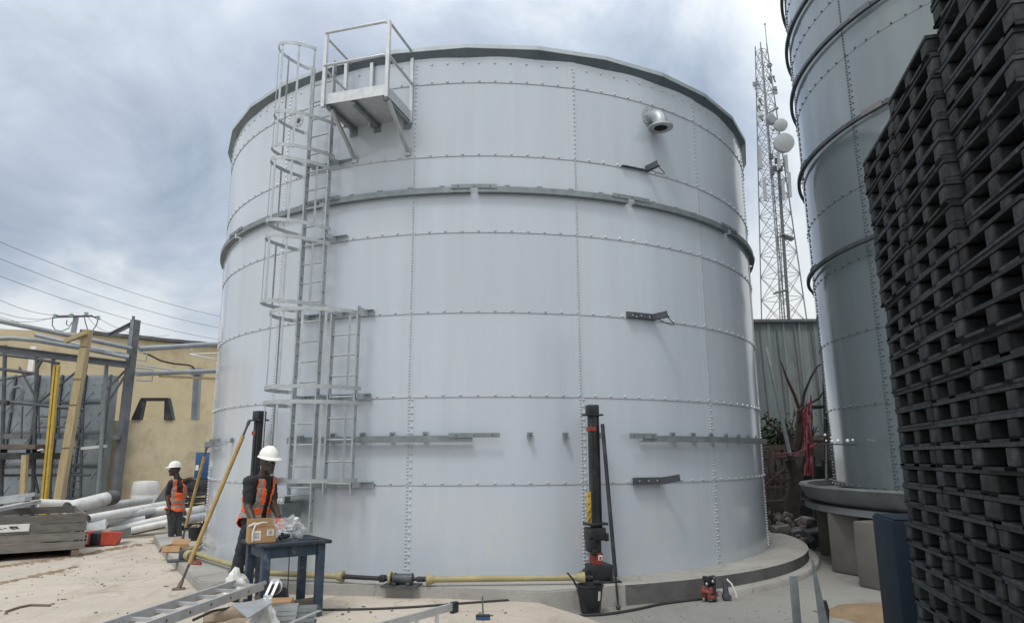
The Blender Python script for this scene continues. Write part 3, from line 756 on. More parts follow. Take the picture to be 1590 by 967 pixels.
def prop(p, q, label):
    p, q = Vector(p), Vector(q); r = empty('prop_pole', p, label, 'pole', 'yellow push-pull props leaning on the tank')
    part(r, 'tube', 'pole_yellow', lambda b: b.tube([lerp(p, q, .14), lerp(p, q, .9)], .030, 12))
    for f0_, f1_ in ((.05, .15), (.89, .985)): part(r, 'screw', 'dark_steel', lambda b: b.tube([lerp(p, q, f0_), lerp(p, q, f1_)], .017, 8))
    part(r, 'foot', 'timber_brown', lambda b: (b.box(p + zz*.012, (.15, .10, .022), RZ(.3)), b.tube([p + zz*.015, lerp(p, q, .055)], .034, 8, True, .024)))
    part(r, 'head', 'dark_steel', lambda b: b.tube([lerp(p, q, .97), q], .025, 8))
prop(G(277, 915, 0.0), tp(-35.6, .36, 2.24), 'long yellow prop pole leaning from the yard slab onto the jack behind the worker')
wp = G(283, 838, TZ0)
prop(wp, V(321, 694, wp.y - .35), 'yellow prop pole held by the far worker at the left edge of the tank')

# ------------------------------------------------------------------ foreground right: bucket, scraper, hoses
bc = G(917, 951, -.11)
bk = empty('bucket', bc, 'black rubber bucket with a pale label, standing below the black jack', 'bucket')
def bshell(b): b.lathe([(.02, .0), (.105, 0), (.118, .02), (.155, .30), (.168, .305), (.168, .318), (.148, .318), (.112, .03), (.02, .03)], 28, bc)
part(bk, 'tub', 'plastic_black', bshell)
part(bk, 'handle', 'plastic_black', lambda b: (b.tube([bc + Vector((-.155, 0, .29)), bc + Vector((-.20, -.03, .38)), bc + Vector((-.27, -.05, .46))], .012, 8), b.tube([bc + Vector((-.16, -.01, .28)), bc + Vector((-.13, -.09, .14))], .005, 6), b.box(bc + Vector((.09, .05, .33)), (.09, .04, .05), None, .01)))
part(bk, 'label', 'paper_white', lambda b: b.loops([[bc + Vector((r*math.sin(rad(a)), -r*math.cos(rad(a)), z)) for a in (34, 42, 50)] for r, z in ((.139, .155), (.1515, .26))], False))
sq = G(750, 961, 0.004)
sg_ = empty('floor_scraper', sq, 'small blue-black floor scraper standing on the slab with a short thin handle', 'scraper')
part(sg_, 'head', 'plastic_black', lambda b: b.box(sq + zz*.03, (.155, .04, .045), None, .012))
part(sg_, 'edge', 'blue_paint', lambda b: b.box(sq + zz*.014 - Vector((0, .022, 0)), (.15, .012, .022), None, .003))
part(sg_, 'handle', 'dark_steel', lambda b: b.tube([sq + zz*.05, sq + Vector((-.01, .06, .22))], .008, 8))
def hose(pts, z, r, label, zs_=None):
    P = [G(x, y, z) + zz*r for x, y in pts]; Q = []
    for i in range(len(P)-1):
        p0, p1, p2, p3 = P[max(i-1, 0)], P[i], P[i+1], P[min(i+2, len(P)-1)]
        for k in range(8):
            t = k/8; Q.append(.5*((2*p1) + (p2-p0)*t + (2*p0-5*p1+4*p2-p3)*t*t + (3*p1-p0-3*p2+p3)*t**3))
    Q.append(P[-1])
    return solid('cable', 'cable', label, 'cable', lambda b: b.tube(Q, r, 8))
hose([(470, 948), (560, 947), (640, 943.5), (720, 937.5), (800, 932), (830, 931)], 0, .013, 'black cable running over the slab from the blue table towards the bucket')
hose([(900, 957), (940, 955), (985, 948), (1030, 938.5), (1090, 931)], -.11, .016, 'thick black hose curving past the bucket to the red tool')
hose([(975, 937), (1010, 935.5), (1060, 930), (1088, 926)], -.11, .013, 'thin black hose lying against the foot of the foundation step')
# red and black tool, and a strapped post stub beside it
tr = G(1104, 934, -.11)
rt = empty('pump_tool', tr, 'small red and black tool standing at the foot of the round foundation', 'tool')
random.seed(5)
def red(b):
    for k in range(9):
        p = tr + Vector((random.uniform(-.08, .06), random.uniform(-.05, .05), .06 + random.random()*.1)); b.box(p, (.05+.05*random.random(), .05, .04+.04*random.random()), RZ(random.random()*3), .012)
    b.tube([tr + Vector((-.03, -.02, .12)), tr + Vector((-.13, -.04, .14))], .03, 10)
part(rt, 'body', 'red_worn', red)
def blk(b):
    for k in range(9):
        p = tr + Vector((random.uniform(-.05, .06), random.uniform(.0, .07), .17 + random.random()*.13)); b.box(p, (.05, .05, .05+.05*random.random()), RZ(random.random()*3), .01)
    b.tube([tr + Vector((-.05, .03, 0)), tr + Vector((-.04, .03, .2))], .022, 8); b.tube([tr + Vector((.05, .0, 0)), tr + Vector((.05, .0, .2))], .025, 8)
part(rt, 'motor', 'plastic_black', blk)
part(rt, 'fitting', 'galvanised', lambda b: [b.ell(tr + Vector((x, y, z)), (.016, 0, 0), (0, .016, 0), (0, 0, .02), 8, 6) for x, y, z in ((-.05, -.03, .22), (.06, .0, .29), (.03, -.03, .25))])
ts = G(1128, 931, -.11)
solid('strapped_stub', ['dark_steel', 'paper_white'], 'short dark stub with a pale strap hanging from the foundation edge', 'post stub', lambda b: (b.tube([ts, ts + Vector((.0, .02, .22))], .045, 10, True, .03), b.box(ts + Vector((.0, -.02, .04)), (.10, .10, .07), None, .015), b.mat(1).tube([ts + Vector((.02, .0, .255)), ts + Vector((.07, -.03, .20)), ts + Vector((.11, -.04, .10)), ts + Vector((.12, -.04, .04))], .011, 6)))
# stakes in the bottom right corner
s1 = G(1240, 975, -.11)
solid('steel_stake', 'galvanised_dull', 'flat grey steel stake standing upright in the bottom right of the yard', 'stake', lambda b: (b.box(s1 + Vector((-.01, 0, .26)), (.085, .03, .54), None, .004), b.box(s1 + Vector((.0, .02, .02)), (.16, .14, .03))))
s2 = G(1280, 975, -.11)
solid('pointed_stake', ['galvanised_dull', 'black_steel'], 'tapered pointed steel stake leaning slightly, beside the flat one', 'stake',
      lambda b: (b.loops([[s2 + Vector((x, y, 0)) for x, y in ((-.045, -.015), (.05, -.015), (.05, .015), (-.045, .015))], [s2 + Vector((-.05+x, y+.03, .70)) for x, y in ((-.012, -.008), (.012, -.008), (.012, .008), (-.012, .008))]]), b.mat(1).tube([s2 + Vector((.03, .03, 0)), s2 + Vector((.05, .03, .18)), s2 + Vector((.03, .03, .27))], .035, 8)))
c3 = G(1222, 983, -.11)
solid('sheet_offcut', 'dark_steel', 'bent dark sheet offcut lying by the concrete pier', 'offcut', lambda b: b.loops([[G(1292, 885, -.105), G(1300, 872, -.1), G(1312, 868, -.0)], [G(1300, 887, -.105), G(1304, 876, -.1), G(1314, 872, -.0)]], False), smooth=None)

# small step ladder lying on its side
sl = empty('step_ladder', G(660, 975, 0), 'aluminium step ladder lying on its side with a black rubber foot, at the bottom edge', 'ladder')
A, B_ = G(590, 972, .36), G(703, 941, .36)
part(sl, 'stile', 'aluminium', lambda b: b.bar(A - (B_-A)*.4, B_, .03, .062))
part(sl, 'stile', 'aluminium', lambda b: b.bar(A - (B_-A)*.4 - zz*.325, B_ - zz*.325, .03, .062))
part(sl, 'rubber_foot', 'plastic_black', lambda b: b.box(B_ + (B_-A).normalized()*.02 - zz*.01, (.085, .05, .10), mframe(B_-A), .012))
part(sl, 'rubber_foot', 'plastic_black', lambda b: b.box(B_ + (B_-A).normalized()*.02 - zz*.318, (.085, .05, .084), mframe(B_-A), .012))
for f in (-.1, .2, .48, .76):
    p = lerp(A, B_, f); part(sl, 'rung', 'aluminium', lambda b: b.bar(p - zz*.02, p - zz*.31, .034, .03, (0, 1, 0)))

# ------------------------------------------------------------------ work table and what lies on it
FL, FR, RL = G(387, 848, .80), G(509, 838.5, .80), G(373, 836, .80); RR = FR + (RL - FL)
tb = empty('work_table', (FL+RR)/2 - zz*.8, 'worn dark blue wooden work table in front of the worker', 'table')
TC = (FL+RR)/2; tu = (FR-FL).normalized(); tv = (RL-FL).normalized(); tm = mframe(tu); tW, tD = (FR-FL).length - .05, (RL-FL).length - .12; TC = TC - tv*.03 + tu*.025
part(tb, 'top', 'table_top', lambda b: b.box(TC - zz*.016, (tW-.01, tD+.02, .036), tm, .006))
lw, ld = tW/2-.10, tD/2-.08
for s_ in (-1, 1):
    part(tb, 'apron', 'table_blue', lambda b: b.box(TC + tm @ Vector((0, s_*ld, -.095)), (tW-.13, .03, .115), tm, .003))
    part(tb, 'apron', 'table_blue', lambda b: b.box(TC + tm @ Vector((s_*lw, 0, -.095)), (.03, tD-.17, .112), tm, .003))
    for q in (-1, 1): part(tb, 'leg', 'table_blue', lambda b: b.box(TC + tm @ Vector((s_*lw, q*ld, -.418)), (.085, .075, .764), tm, .005))
def carton(name, c, w, d, h, m, label, flaps=(1, 1, 1, 1), lab=True):
    r = empty(name, c, label, 'box'); P = lambda x, y, z: c + m @ Vector((x, y, z)); t_ = .006
    def shell(b):
        b.box(P(0, 0, t_/2), (w, d, t_), m)
        for s_ in (-1, 1): b.box(P(0, s_*(d/2-t_/2), h/2), (w, t_, h-.001), m); b.box(P(s_*(w/2-t_/2), 0, h/2), (t_, d-2*t_-.001, h), m)
    part(r, 'shell', 'cardboard', shell)
    for i, (dx, dy) in enumerate(((0, -1), (0, 1), (-1, 0), (1, 0))):
        if not flaps[i]: continue
        ang = flaps[i]
        def fl(b):
            e0 = P(dx*w/2 - dy*0 - (w/2 if dx == 0 else 0), dy*d/2 - (d/2 if dy == 0 else 0), h); e1 = P(dx*w/2 + (w/2 if dx == 0 else 0), dy*d/2 + (d/2 if dy == 0 else 0), h)
            out = m @ Vector((dx, dy, 0)); ln = (d if dx == 0 else w)*.40
            tip = out*math.cos(ang)*ln + zz*math.sin(ang)*ln; no = (out*math.sin(ang) - zz*math.cos(ang))*.004
            b.loops([[e0, e1, e1+no, e0+no], [e0+tip, e1+tip, e1+tip+no, e0+tip+no]])
        part(r, 'flap', 'cardboard', fl)
    return r, P
cb, PB = carton('cardboard_box', G(407, 843, .805) + tv*.13, .28, .21, .16, tm @ RZ(-.16), 'open cardboard box with white labels and one raised flap, on the blue table', (0, 1.5, 0, 0))
bm_ = tm @ RZ(-.16)
def labs(b):
    b.box(PB(-.06, -.107, .08), (.085, .003, .10), bm_); b.box(PB(.152, .0, .10), (.003, .09, .075), bm_); b.box(PB(.08, -.107, .105), (.07, .003, .06), bm_)
    for k in range(5): b.mat(1).box(PB(-.06, -.1095, .05+.014*k), (.05+.01*(k % 2), .002, .004), bm_); b.box(PB(.08, -.1095, .09+.009*k), (.045, .002, .003), bm_)
part(cb, 'sticker', ['paper_white', 'ink'], labs)
part(cb, 'packing_strap', 'paper_white', lambda b: b.tube([PB(-.10, -.112, .02), PB(-.105, -.118, .11), PB(-.08, -.11, .19), PB(-.01, -.04, .205), PB(.06, .02, .20)], .009, 6))
part(cb, 'packing_strap', 'paper_white', lambda b: b.tube([PB(-.13, .0, .17), PB(-.08, -.03, .20), PB(-.03, .03, .19), PB(.03, .05, .20)], .012, 6))
random.seed(4)
def crumple(c, sx, sy, sz, seed, amp=.35, sub=3):
    def fn(b):
        r = bmesh.ops.create_icosphere(b.bm, subdivisions=sub, radius=1)
        for v in r['verts']:
            n1 = noise.noise(v.co*1.7 + Vector((seed, 0, 0))); n2 = abs(noise.noise(v.co*4.1 + Vector((0, seed, 0))))
            f = 1 + amp*n1 + amp*.7*n2
            v.co = Vector(c) + Vector((v.co.x*sx*f, v.co.y*sy*f, max(v.co.z, -.55)*sz*f))
    return fn
pb = G(452, 835, .81)
film = solid('plastic_bag', 'clear_film', 'crumpled clear plastic bag lying on the table right of the cardboard box', 'bag', crumple(pb + tv*.16 + zz*.07, .15, .12, .12, 3.3, .6, 4), smooth=12)
def hw(b):
    for k in range(26): b.tube([pb + tv*.16 + Vector((random.uniform(-.09, .09), random.uniform(-.06, .06), .02+random.random()*.06)) + Vector((0, 0, z)) for z in (0, .03)], .011, 6)
tag(MB_o := (lambda m_: (hw(m_), m_.build('bolts', 'galvanised'))[1])(MB()), 'loose grey bolts inside the clear bag on the table', 'bolts', kind='stuff')
solid('spanner', 'dark_steel', 'dark spanner lying near the right end of the blue table', 'spanner', lambda b: (b.bar(FR - tu*.30 + tv*.2 + zz*.012, FR - tu*.10 + tv*.16 + zz*.012, .022, .012), b.ell(FR - tu*.09 + tv*.16 + zz*.014, (.022, 0, 0), (0, .022, 0), (0, 0, .011), 10, 6)))
solid('grinder', 'plastic_black', 'small black hand tool between the box and the clear bag', 'hand tool', lambda b: (b.capsule(PB(.21, -.02, .04), PB(.30, .06, .045), .032, .026), b.tube([PB(.22, -.04, .02), PB(.22, -.04, .09)], .02, 8)))
solid('thin_wire', 'cable', 'thin black cord hanging from the table to the ground', 'cord', lambda b: b.tube([TC + tm @ Vector((-.06, -ld-.03, -.02)), TC + tm @ Vector((-.06, -ld-.04, -.4)), TC + tm @ Vector((-.07, -ld-.05, -.70)), TC + tm @ Vector((-.16, -ld-.02, -.785))], .006, 6))

# ------------------------------------------------------------------ pile of parts in the bottom left foreground
zl = .43
al = empty('aluminium_ladder', G(300, 955, 0), 'silver aluminium ladder lying across the heap of parts in front of the blue table', 'ladder')
f0, f1, n0, n1 = G(180, 967, zl), G(365, 906, zl), G(236, 970, zl), G(412, 907.5, zl)
f0 = lerp(f1, f0, 1.5); n0 = lerp(n1, n0, 1.5)
for a_, b_ in ((f0, f1), (n0, n1)):
    def st(b):
        b.bar(a_, b_, .024, .078); nn = int((b_-a_).length/.28)
    s_ = part(al, 'stile', 'aluminium', st)
for k in range(9):
    t = .04 + k*.118; p, q = lerp(f0, f1, t), lerp(n0, n1, t)
    part(al, 'rung', 'aluminium', lambda b: b.bar(p, q, .032, .028))
    part(al, 'rivet', 'dark_bolt', lambda b: b.bolt(q + Vector((.013, -.004, 0)), Vector((1, -.25, 0)), .012, .004, 8))
solid('white_sack', 'paper_white', 'crumpled white plastic sack stuffed under the far end of the ladder', 'sack', crumple(G(366, 912, .32), .12, .10, .16, 1.2, .5), smooth=14)
lp = empty('steel_bracket', G(405, 955, .2), 'bent galvanised bracket plate with a slotted arm on top of the heap', 'bracket')
q0, q1, q2, q3 = G(360, 938, .42), G(412, 928, .42), G(424, 934, .42), G(385, 958, .42)
part(lp, 'plate', 'galvanised', lambda b: (b.loops([[q0, q1, q2, q3], [p - zz*.012 for p in (q0, q1, q2, q3)]]), [b.mat(1).bolt(lerp(lerp(q0, q1, u), lerp(q3, q2, u), v) + zz*.001, zz, .012, .003, 8) for u, v in ((.12, .25), (.2, .8), (.5, .8), (.35, .5))]), None, 30)
ar0, ar1 = lerp(q1, q2, .25), V(428, 900, lerp(q1, q2, .25).y + .12)
def slot(b):
    d = ar1-ar0; x = Vector((1, .1, 0)).normalized()
    for s_ in (-.027, .027): b.bar(ar0 + x*s_, ar1 + x*s_, .024, .010, (0, -1, .3))
    for f in (.06, .93): b.bar(lerp(ar0, ar1, f) - x*.039, lerp(ar0, ar1, f) + x*.039, .05, .012, (0, -1, .3))
part(lp, 'slotted_arm', 'galvanised', slot)
roll = empty('tape_roll', V(424, 912, 6.7), 'dark roll with a white edge behind the slotted bracket arm', 'roll')
part(roll, 'core', 'plastic_black', lambda b: b.tube([V(422, 913, 7.1), V(425, 911, 7.19)], .07, 20)); part(roll, 'edge', 'paper_white', lambda b: b.tube([V(425, 911, 7.192), V(427, 910, 7.23)], .074, 20))
solid('tool_bag', 'plastic_black', 'dark canvas tool bag squashed under the bracket, beside the table leg', 'bag', crumple(G(428, 930, .10), .13, .12, .14, 7.1, .4), smooth=20)
solid('brown_carton', 'cardboard', 'plain brown carton behind the stack of grey brackets', 'box', lambda b: b.box(G(432, 957, .14) + Vector((-.06, .05, 0)), (.34, .26, .30), RZ(.15), .006))
solid('timber_plank', 'timber_brown', 'weathered brown plank lying under the blue table', 'plank', lambda b: b.bar(G(410, 944, .10), G(492, 931, .10), .16, .045))
def bstack(c, w, d, n, t, m):
    def fn(b):
        for k in range(n):
            o = Vector((random.uniform(-.006, .006), random.uniform(-.01, .01), 0)); z = .012 + k*t
            b.box(c + o + zz*(z), (w, d, .007), m); b.box(c + o + zz*(z+t*.42) + m @ Vector((0, -d/2+.004, 0)), (w-.002, .007, t*.78), m)
    return fn
bm2 = RZ(.22); bb = G(440, 990, 0)
for k in range(7):
    c = bb + zz*(.012 + k*.042)
    def one(b):
        o = Vector((random.uniform(-.012, .012), random.uniform(-.012, .012), 0))
        b.box(c + o + zz*.03, (.22, .16, .006), bm2); b.box(c + o + zz*.012 + bm2 @ Vector((0, -.078, 0)), (.218, .005, .034), bm2); b.box(c + o + zz*.012 + bm2 @ Vector((0, .078, 0)), (.218, .005, .034), bm2)
    tag(MBo := (lambda m_: (one(m_), m_.build('channel_piece', 'galvanised', smooth=None))[1])(MB()), 'short galvanised channel piece, %s from the top of the left stack below the table' % ORD[6-k], 'channel piece', 'galvanised channels stacked below the table')
cc = G(470, 988, 0)
for k in range(6):
    c = cc + zz*(.012 + k*.046)
    def one(b):
        o = Vector((random.uniform(-.012, .012), random.uniform(-.012, .012), 0))
        b.box(c + o + zz*.034, (.23, .14, .006), bm2); b.box(c + o + zz*.014 + bm2 @ Vector((0, -.068, 0)), (.228, .005, .036), bm2)
    tag(MBo := (lambda m_: (one(m_), m_.build('channel_piece', 'galvanised_dull', smooth=None))[1])(MB()), 'dull angle piece, %s from the top of the right stack beside the table leg' % ORD[5-k], 'angle piece', 'dull angle pieces stacked by the table leg')
solid('flat_bar', 'aluminium', 'thin bright flat bar poking out over the bracket stacks', 'bar', lambda b: b.bar(G(452, 966, .36), G(497, 947, .36), .035, .008))
def sack(p, q, r):
    def fn(b):
        N_ = 14; pts = [lerp(p, q, i/N_) for i in range(N_+1)]
        b.tube(pts, r, 14)
        for v in b.bm.verts: v.co += Vector((noise.noise(v.co*7), noise.noise(v.co*7+Vector((9, 0, 0))), noise.noise(v.co*7+Vector((0, 9, 0)))))*r*.28
    return fn
solid('paper_roll', ['paper_brown'], 'crumpled brown paper roll at the near end of the heap, under the ladder', 'paper roll', sack(G(318, 962, .2), G(410, 950, .24), .085), smooth=25)
solid('paper_wrap', ['paper_brown'], 'second brown paper wrap below the bracket plate', 'paper roll', sack(G(330, 985, .12), G(420, 970, .14), .11), smooth=25)
solid('cable_tie', 'paper_white', 'white tie looped round the brown paper roll', 'tie', lambda b: b.tube([G(352, 956, .2) + Vector((.0, .09*math.cos(t), .09*math.sin(t)+.0)) for t in [k*2*PI/14 for k in range(15)]], .009, 6))
solid('white_wrapper', 'paper_white', 'white folded plastic wrapper below the bracket plate, left of the channel stacks', 'wrapper', crumple(G(408, 966, .22), .12, .10, .14, 5.5, .5), smooth=14)
solid('timber_crate', 'timber_grey', 'low timber crate holding up the ladder at the bottom edge', 'crate', lambda b: b.box(G(330, 1010, .14), (.9, .6, .24), RZ(.2), .01))
solid('dark_strap', 'cable', 'dark strap lying between the ladder and the brown paper roll', 'strap', lambda b: b.tube([G(300, 962, .3), G(330, 948, .3), G(368, 941, .3)], .012, 6))

# ------------------------------------------------------------------ left: buildings and walls
bd = Vector((.859, .512, 0)); bn = Vector((.512, -.859, 0)); BA = Vector((-18.07, 24, 0))
bl = empty('yellow_building', BA + bd*3, 'long yellow rendered building with a ragged dark roof edge, behind the pipes', 'building')
def bw(b):
    p = [BA - bd*14, BA + bd*12]; zt = (6.75, 5.75)
    q = [x - bn*9 for x in p]
    b.loops([[p[0], p[1], p[1] + zz*6.02, BA + bd*6.1 + zz*6.14, BA + bd*2 + zz*6.28, BA - bd*.1 + zz*6.22, p[0] + zz*6.7], [q[0], q[1], q[1] + zz*6.02, BA + bd*6.1 - bn*9 + zz*6.14, BA + bd*2 - bn*9 + zz*6.28, BA - bd*.1 - bn*9 + zz*6.22, q[0] + zz*6.7]])
part(bl, 'wall', 'wall_yellow', bw, smooth=None)
def broof(b):
    random.seed(8); n = 26; rings = []
    for i in range(n+1):
        s_ = 2.4 + 9.6*i/n; z = 6.33 - .028*(s_-2) + .045*noise.noise(Vector((s_*1.3, 0, 0))) ; o = bn*(.14 + .10*noise.noise(Vector((s_*2.1, 5, 0))))
        P = BA + bd*s_
        rings.append([P + o + zz*(z-.05), P + o + zz*(z+.07), P - bn*9.2 + zz*(z+.25), P - bn*9.2 + zz*(z-.05)])
    b.loops(rings)
part(bl, 'roof', 'roof_sheet', broof, smooth=None)
def ventp(b):
    P = BA - bd*.1
    b.box(V(49, 560, 23.9) + bn*.02, (.18, .05, 1.0))
part(bl, 'vent_glass', 'paper_white', ventp)
def lw_(b):
    p, q = V(120, 640, 21), V(352, 650, 21)
    b.box(((p.x+q.x)/2, 21.15, 1.42), (q.x-p.x, .3, 2.84))
lwall = solid('low_wall', 'wall_tan', 'plain tan rendered wall in front of the yellow building, behind the far worker', 'wall', lw_, smooth=None)
0 and solid('wall_pier', 'wall_cream', 'cream rendered pier beside the dark steel column', 'pier', lambda b: b.box((V(163, 660, 20.7).x, 20.75, 1.6), (.55, .34, 3.2)), smooth=None)
def fr(b):
    a_, b1, c_, d_ = V(213, 652, 21.05), V(222, 620, 21.05), V(260, 620, 21.05), V(264, 652, 21.05)
    for p, q in ((a_, b1), (d_, c_)): b.loops([[p + Vector((x, y, 0)) for x, y in ((-.14, -.1), (.12, -.1), (.12, .1), (-.14, .1))], [q + Vector((x, y, 0)) for x, y in ((-.04, -.1), (.07, -.1), (.07, .1), (-.04, .1))]])
    b.bar(b1 - Vector((.03, 0, -.0)), c_ + Vector((.06, 0, 0)), .17, .09)
solid('steel_portal', 'black_steel', 'black steel portal frame standing on the tan wall', 'frame', fr)
solid('pipe_support', 'pipe_grey', 'blue-grey corrugated post standing on the tan wall under the pipe', 'post',
      lambda b: (b.bar(V(303, 652, 21.1), V(307, 576, 21.1), .19, .18), [b.box(lerp(V(303, 650, 21.0), V(307, 580, 21.0), k/22), (.205, .02, .028)) for k in range(23)], b.box(V(306, 577, 21.1), (.32, .3, .22))))
# steel gantry
def ibeam(b, p, q, w, d, up):
    p, q = Vector(p), Vector(q); dd = (q-p).normalized(); x = dd.cross(Vector(up)).normalized(); y = x.cross(dd)
    b.bar(p, q, .03, d-.05, y)
    for s_ in (-1, 1): b.bar(p + y*s_*(d/2-.012), q + y*s_*(d/2-.012), w, .024, y)
YC_ = 19.0
ct, cb_ = V(211, 497, YC_), V(176, 800, YC_)
scol = empty('steel_column', Vector((cb_.x, YC_, 0)), 'tall dark steel column with a short bracket arm, left of the tan wall', 'column')
def sc(b):
    b.loops([[p + Vector((x, y, 0)) for x, y in ((-.11, -.08), (.04, -.11), (.11, .06), (-.08, .08))] for p in (cb_, ct)])
part(scol, 'shaft', 'beam_steel', sc, smooth=None)
part(scol, 'web', 'galvanised_dull', lambda b: b.loops([[p + Vector((x, y, 0)) for x, y in ((-.07, -.13), (.03, -.14), (.03, -.10), (-.07, -.085))] for p in (lerp(cb_, ct, .86), lerp(cb_, ct, .995))]), smooth=None)
part(scol, 'arm', 'beam_steel', lambda b: (ibeam(b, V(169, 521, 18.7), V(208, 501, YC_), .14, .12, (0, 0, 1)), b.box(V(207, 495, YC_ - .1), (.06, .05, .16))))
part(scol, 'arm', 'beam_steel', lambda b: (b.bar(V(166, 604, 18.9), V(196, 574, YC_), .05, .05), b.bar(V(158, 640, 18.8), V(193, 585, YC_), .06, .06)))
def run(name, mat, label, cat, pts, r, group='pipes crossing the gantry', n=12):
    return solid(name, mat, label, cat, lambda b: b.tube([V(*p) for p in pts], r, n), group)
run('overhead_pipe', 'pipe_grey', 'topmost grey pipe crossing from the picture edge to the steel column', 'pipe', [(-60, 486, 16.4), (100, 519, 17.8), (204, 541, 18.82)], .062)
run('overhead_pipe', 'pipe_grey', 'second grey pipe, just under the topmost one, ending at the steel column', 'pipe', [(55, 520, 18.2), (120, 535, 18.5), (200, 552.5, 18.8)], .055)
run('overhead_pipe', 'pipe_grey', 'grey pipe bending up from the scaffold, third from the top at the column', 'pipe', [(-40, 527, 17.2), (20, 525, 17.4), (60, 529, 17.7), (130, 541, 18.3), (200, 555, 18.7)], .058)
run('overhead_pipe', 'pipe_grey', 'thick grey pipe running right from the column to the white tank under the roof edge', 'pipe', [(216, 541.5, 18.9), (342, 534, 20.6)], .075)
run('overhead_pipe', 'pipe_grey', 'lower grey pipe resting on the blue-grey post right of the column', 'pipe', [(212, 580, 18.9), (300, 577, 20.7), (345, 575.5, 21.0)], .07)
solid('gantry_beam', 'beam_steel', 'dark steel beam crossing under the pipes towards the steel column', 'beam', lambda b: ibeam(b, V(-60, 534, 16.2), V(197, 566, 18.8), .15, .17, (0, 0, 1)))
solid('yellow_bar', 'timber_yellow', 'thin yellow bar fixed under the lower grey pipe', 'bar', lambda b: b.bar(V(247, 583.5, 19.6), V(345, 588.5, 20.8), .06, .07))
solid('thin_rod', 'galvanised', 'bright thin rod sloping down from the steel column', 'rod', lambda b: b.tube([V(213, 566, 18.8), V(268, 574, 19.4)], .02, 8))
solid('hanging_bracket', 'pipe_grey', 'grey loop brackets hanging at the steel column', 'bracket', lambda b: [b.tube([V(x, y, 18.9) for x, y in L_], .022, 8) for L_ in ([(214, 558, ), (227, 560), (228, 548), (216, 546)], [(212, 571), (237, 573), (237, 576)], [(212, 590), (236, 591), (237, 582)])])
solid('power_cable', 'cable', 'black cable sagging from the steel column to the blue-grey post', 'cable', lambda b: b.tube([V(*p) for p in ((217, 545, 18.9), (232, 551, 19.3), (250, 560, 19.8), (270, 564.5, 20.3), (292, 566.5, 20.7), (299, 569, 20.8), (302, 574, 20.9))], .026, 8))
solid('cable_tray', 'galvanised', 'thin open cable tray under the roof edge beside the tank', 'tray', lambda b: (b.tube([V(294, 550, 21), V(345, 548, 21)], .02, 6), b.tube([V(294, 550, 20.8), V(345, 560, 20.6)], .02, 6), b.tube([V(299, 549, 21), V(297, 541, 21)], .012, 6)))
# timber post, yellow posts
tpst = empty('timber_post', V(88, 800, 17.2), 'tall yellowish timber post with a short arm nailed to its top', 'post')
part(tpst, 'shaft', 'timber_yellow', lambda b: b.bar(V(87, 800, 17.2), V(136.5, 512, 17.2), .185, .16, (0, -1, 0)), smooth=None)
part(tpst, 'arm', 'timber_yellow', lambda b: b.bar(V(101, 530, 17.0), V(134, 516, 17.05), .12, .10), smooth=None)
part(tpst, 'tie_wire', 'rust_beam', lambda b: [b.bar(lerp(V(87, 800, 17.2), V(136.5, 512, 17.2), f) - Vector((.10, .085, 0)), lerp(V(87, 800, 17.2), V(136.5, 512, 17.2), f) + Vector((.10, -.085, .01)), .012, .02) for f in (.35, .58, .72, .9)])
solid('formwork_prop', ['yellow_paint', 'dark_bolt'], 'bright yellow steel channel post left of the timber post', 'post', lambda b: (b.bar(V(64, 800, 17.6), V(86, 566, 17.6), .055, .09, (0, -1, 0)), b.bar(V(69, 800, 17.6), V(91, 567, 17.6), .055, .09, (0, -1, 0)), b.mat(1).bar(V(66.5, 800, 17.62), V(88.5, 566, 17.62), .04, .03, (0, -1, 0))))
solid('timber_stub', 'timber_yellow', 'short orange-brown timber prop under the dark platform', 'post', lambda b: b.bar(V(35, 790, 17.3), V(39, 706, 17.3), .12, .1, (0, -1, 0)))
# sectional panel tank
YT = 20.2
px_ = [167, 128, 91, 54.5, 18, -18, -54]; pzs = [0, .62, 1.52, 2.42, 3.32, 4.14]
ptk = empty('panel_tank', V(90, 790, YT) * 1, 'blue-grey sectional steel water tank with crossed panels behind the scaffold', 'water tank')
xs = [V(p, 640, YT).x for p in px_]
part(ptk, 'shell', 'tank_panel', lambda b: b.box(((xs[0]+xs[-1])/2, YT+.2, 2.06), (xs[0]-xs[-1], .4, 4.1)), smooth=None)
for i in range(6):
    for j in range(5):
        x1, x0, z0, z1 = xs[i], xs[i+1], pzs[j], pzs[j+1]
        def pan(b):
            cx_, cz_ = (x0+x1)/2, (z0+z1)/2; f = YT-.004
            b.loops([[Vector((x, f, z)) for x, z in ((x0+.03, z0+.03), (x1-.03, z0+.03), (x1-.03, z1-.03), (x0+.03, z1-.03))], [Vector((x, f-.014, z)) for x, z in ((x0+.10, z0+.10), (x1-.10, z0+.10), (x1-.10, z1-.10), (x0+.10, z1-.10))]])
            for sx in (-1, 1):
                for sz in (-1, 1): b.bar((cx_+sx*(x1-x0)*.42, f-.014, cz_+sz*(z1-z0)*.41), (cx_+sx*.10, f-.02, cz_+sz*.09), .035, .022, (0, -1, 0))
        part(ptk, 'panel', 'tank_panel', pan, smooth=None)
for x in xs[:6]: part(ptk, 'flange', 'dark_steel', lambda b: b.box((x, YT-.03, 2.06), (.05, .05, 4.12)), smooth=None)
for z in pzs[1:5]: part(ptk, 'flange', 'dark_steel', lambda b: b.box(((xs[0]+xs[-1])/2, YT-.027, z), (xs[0]-xs[-1], .045, .045)), smooth=None)
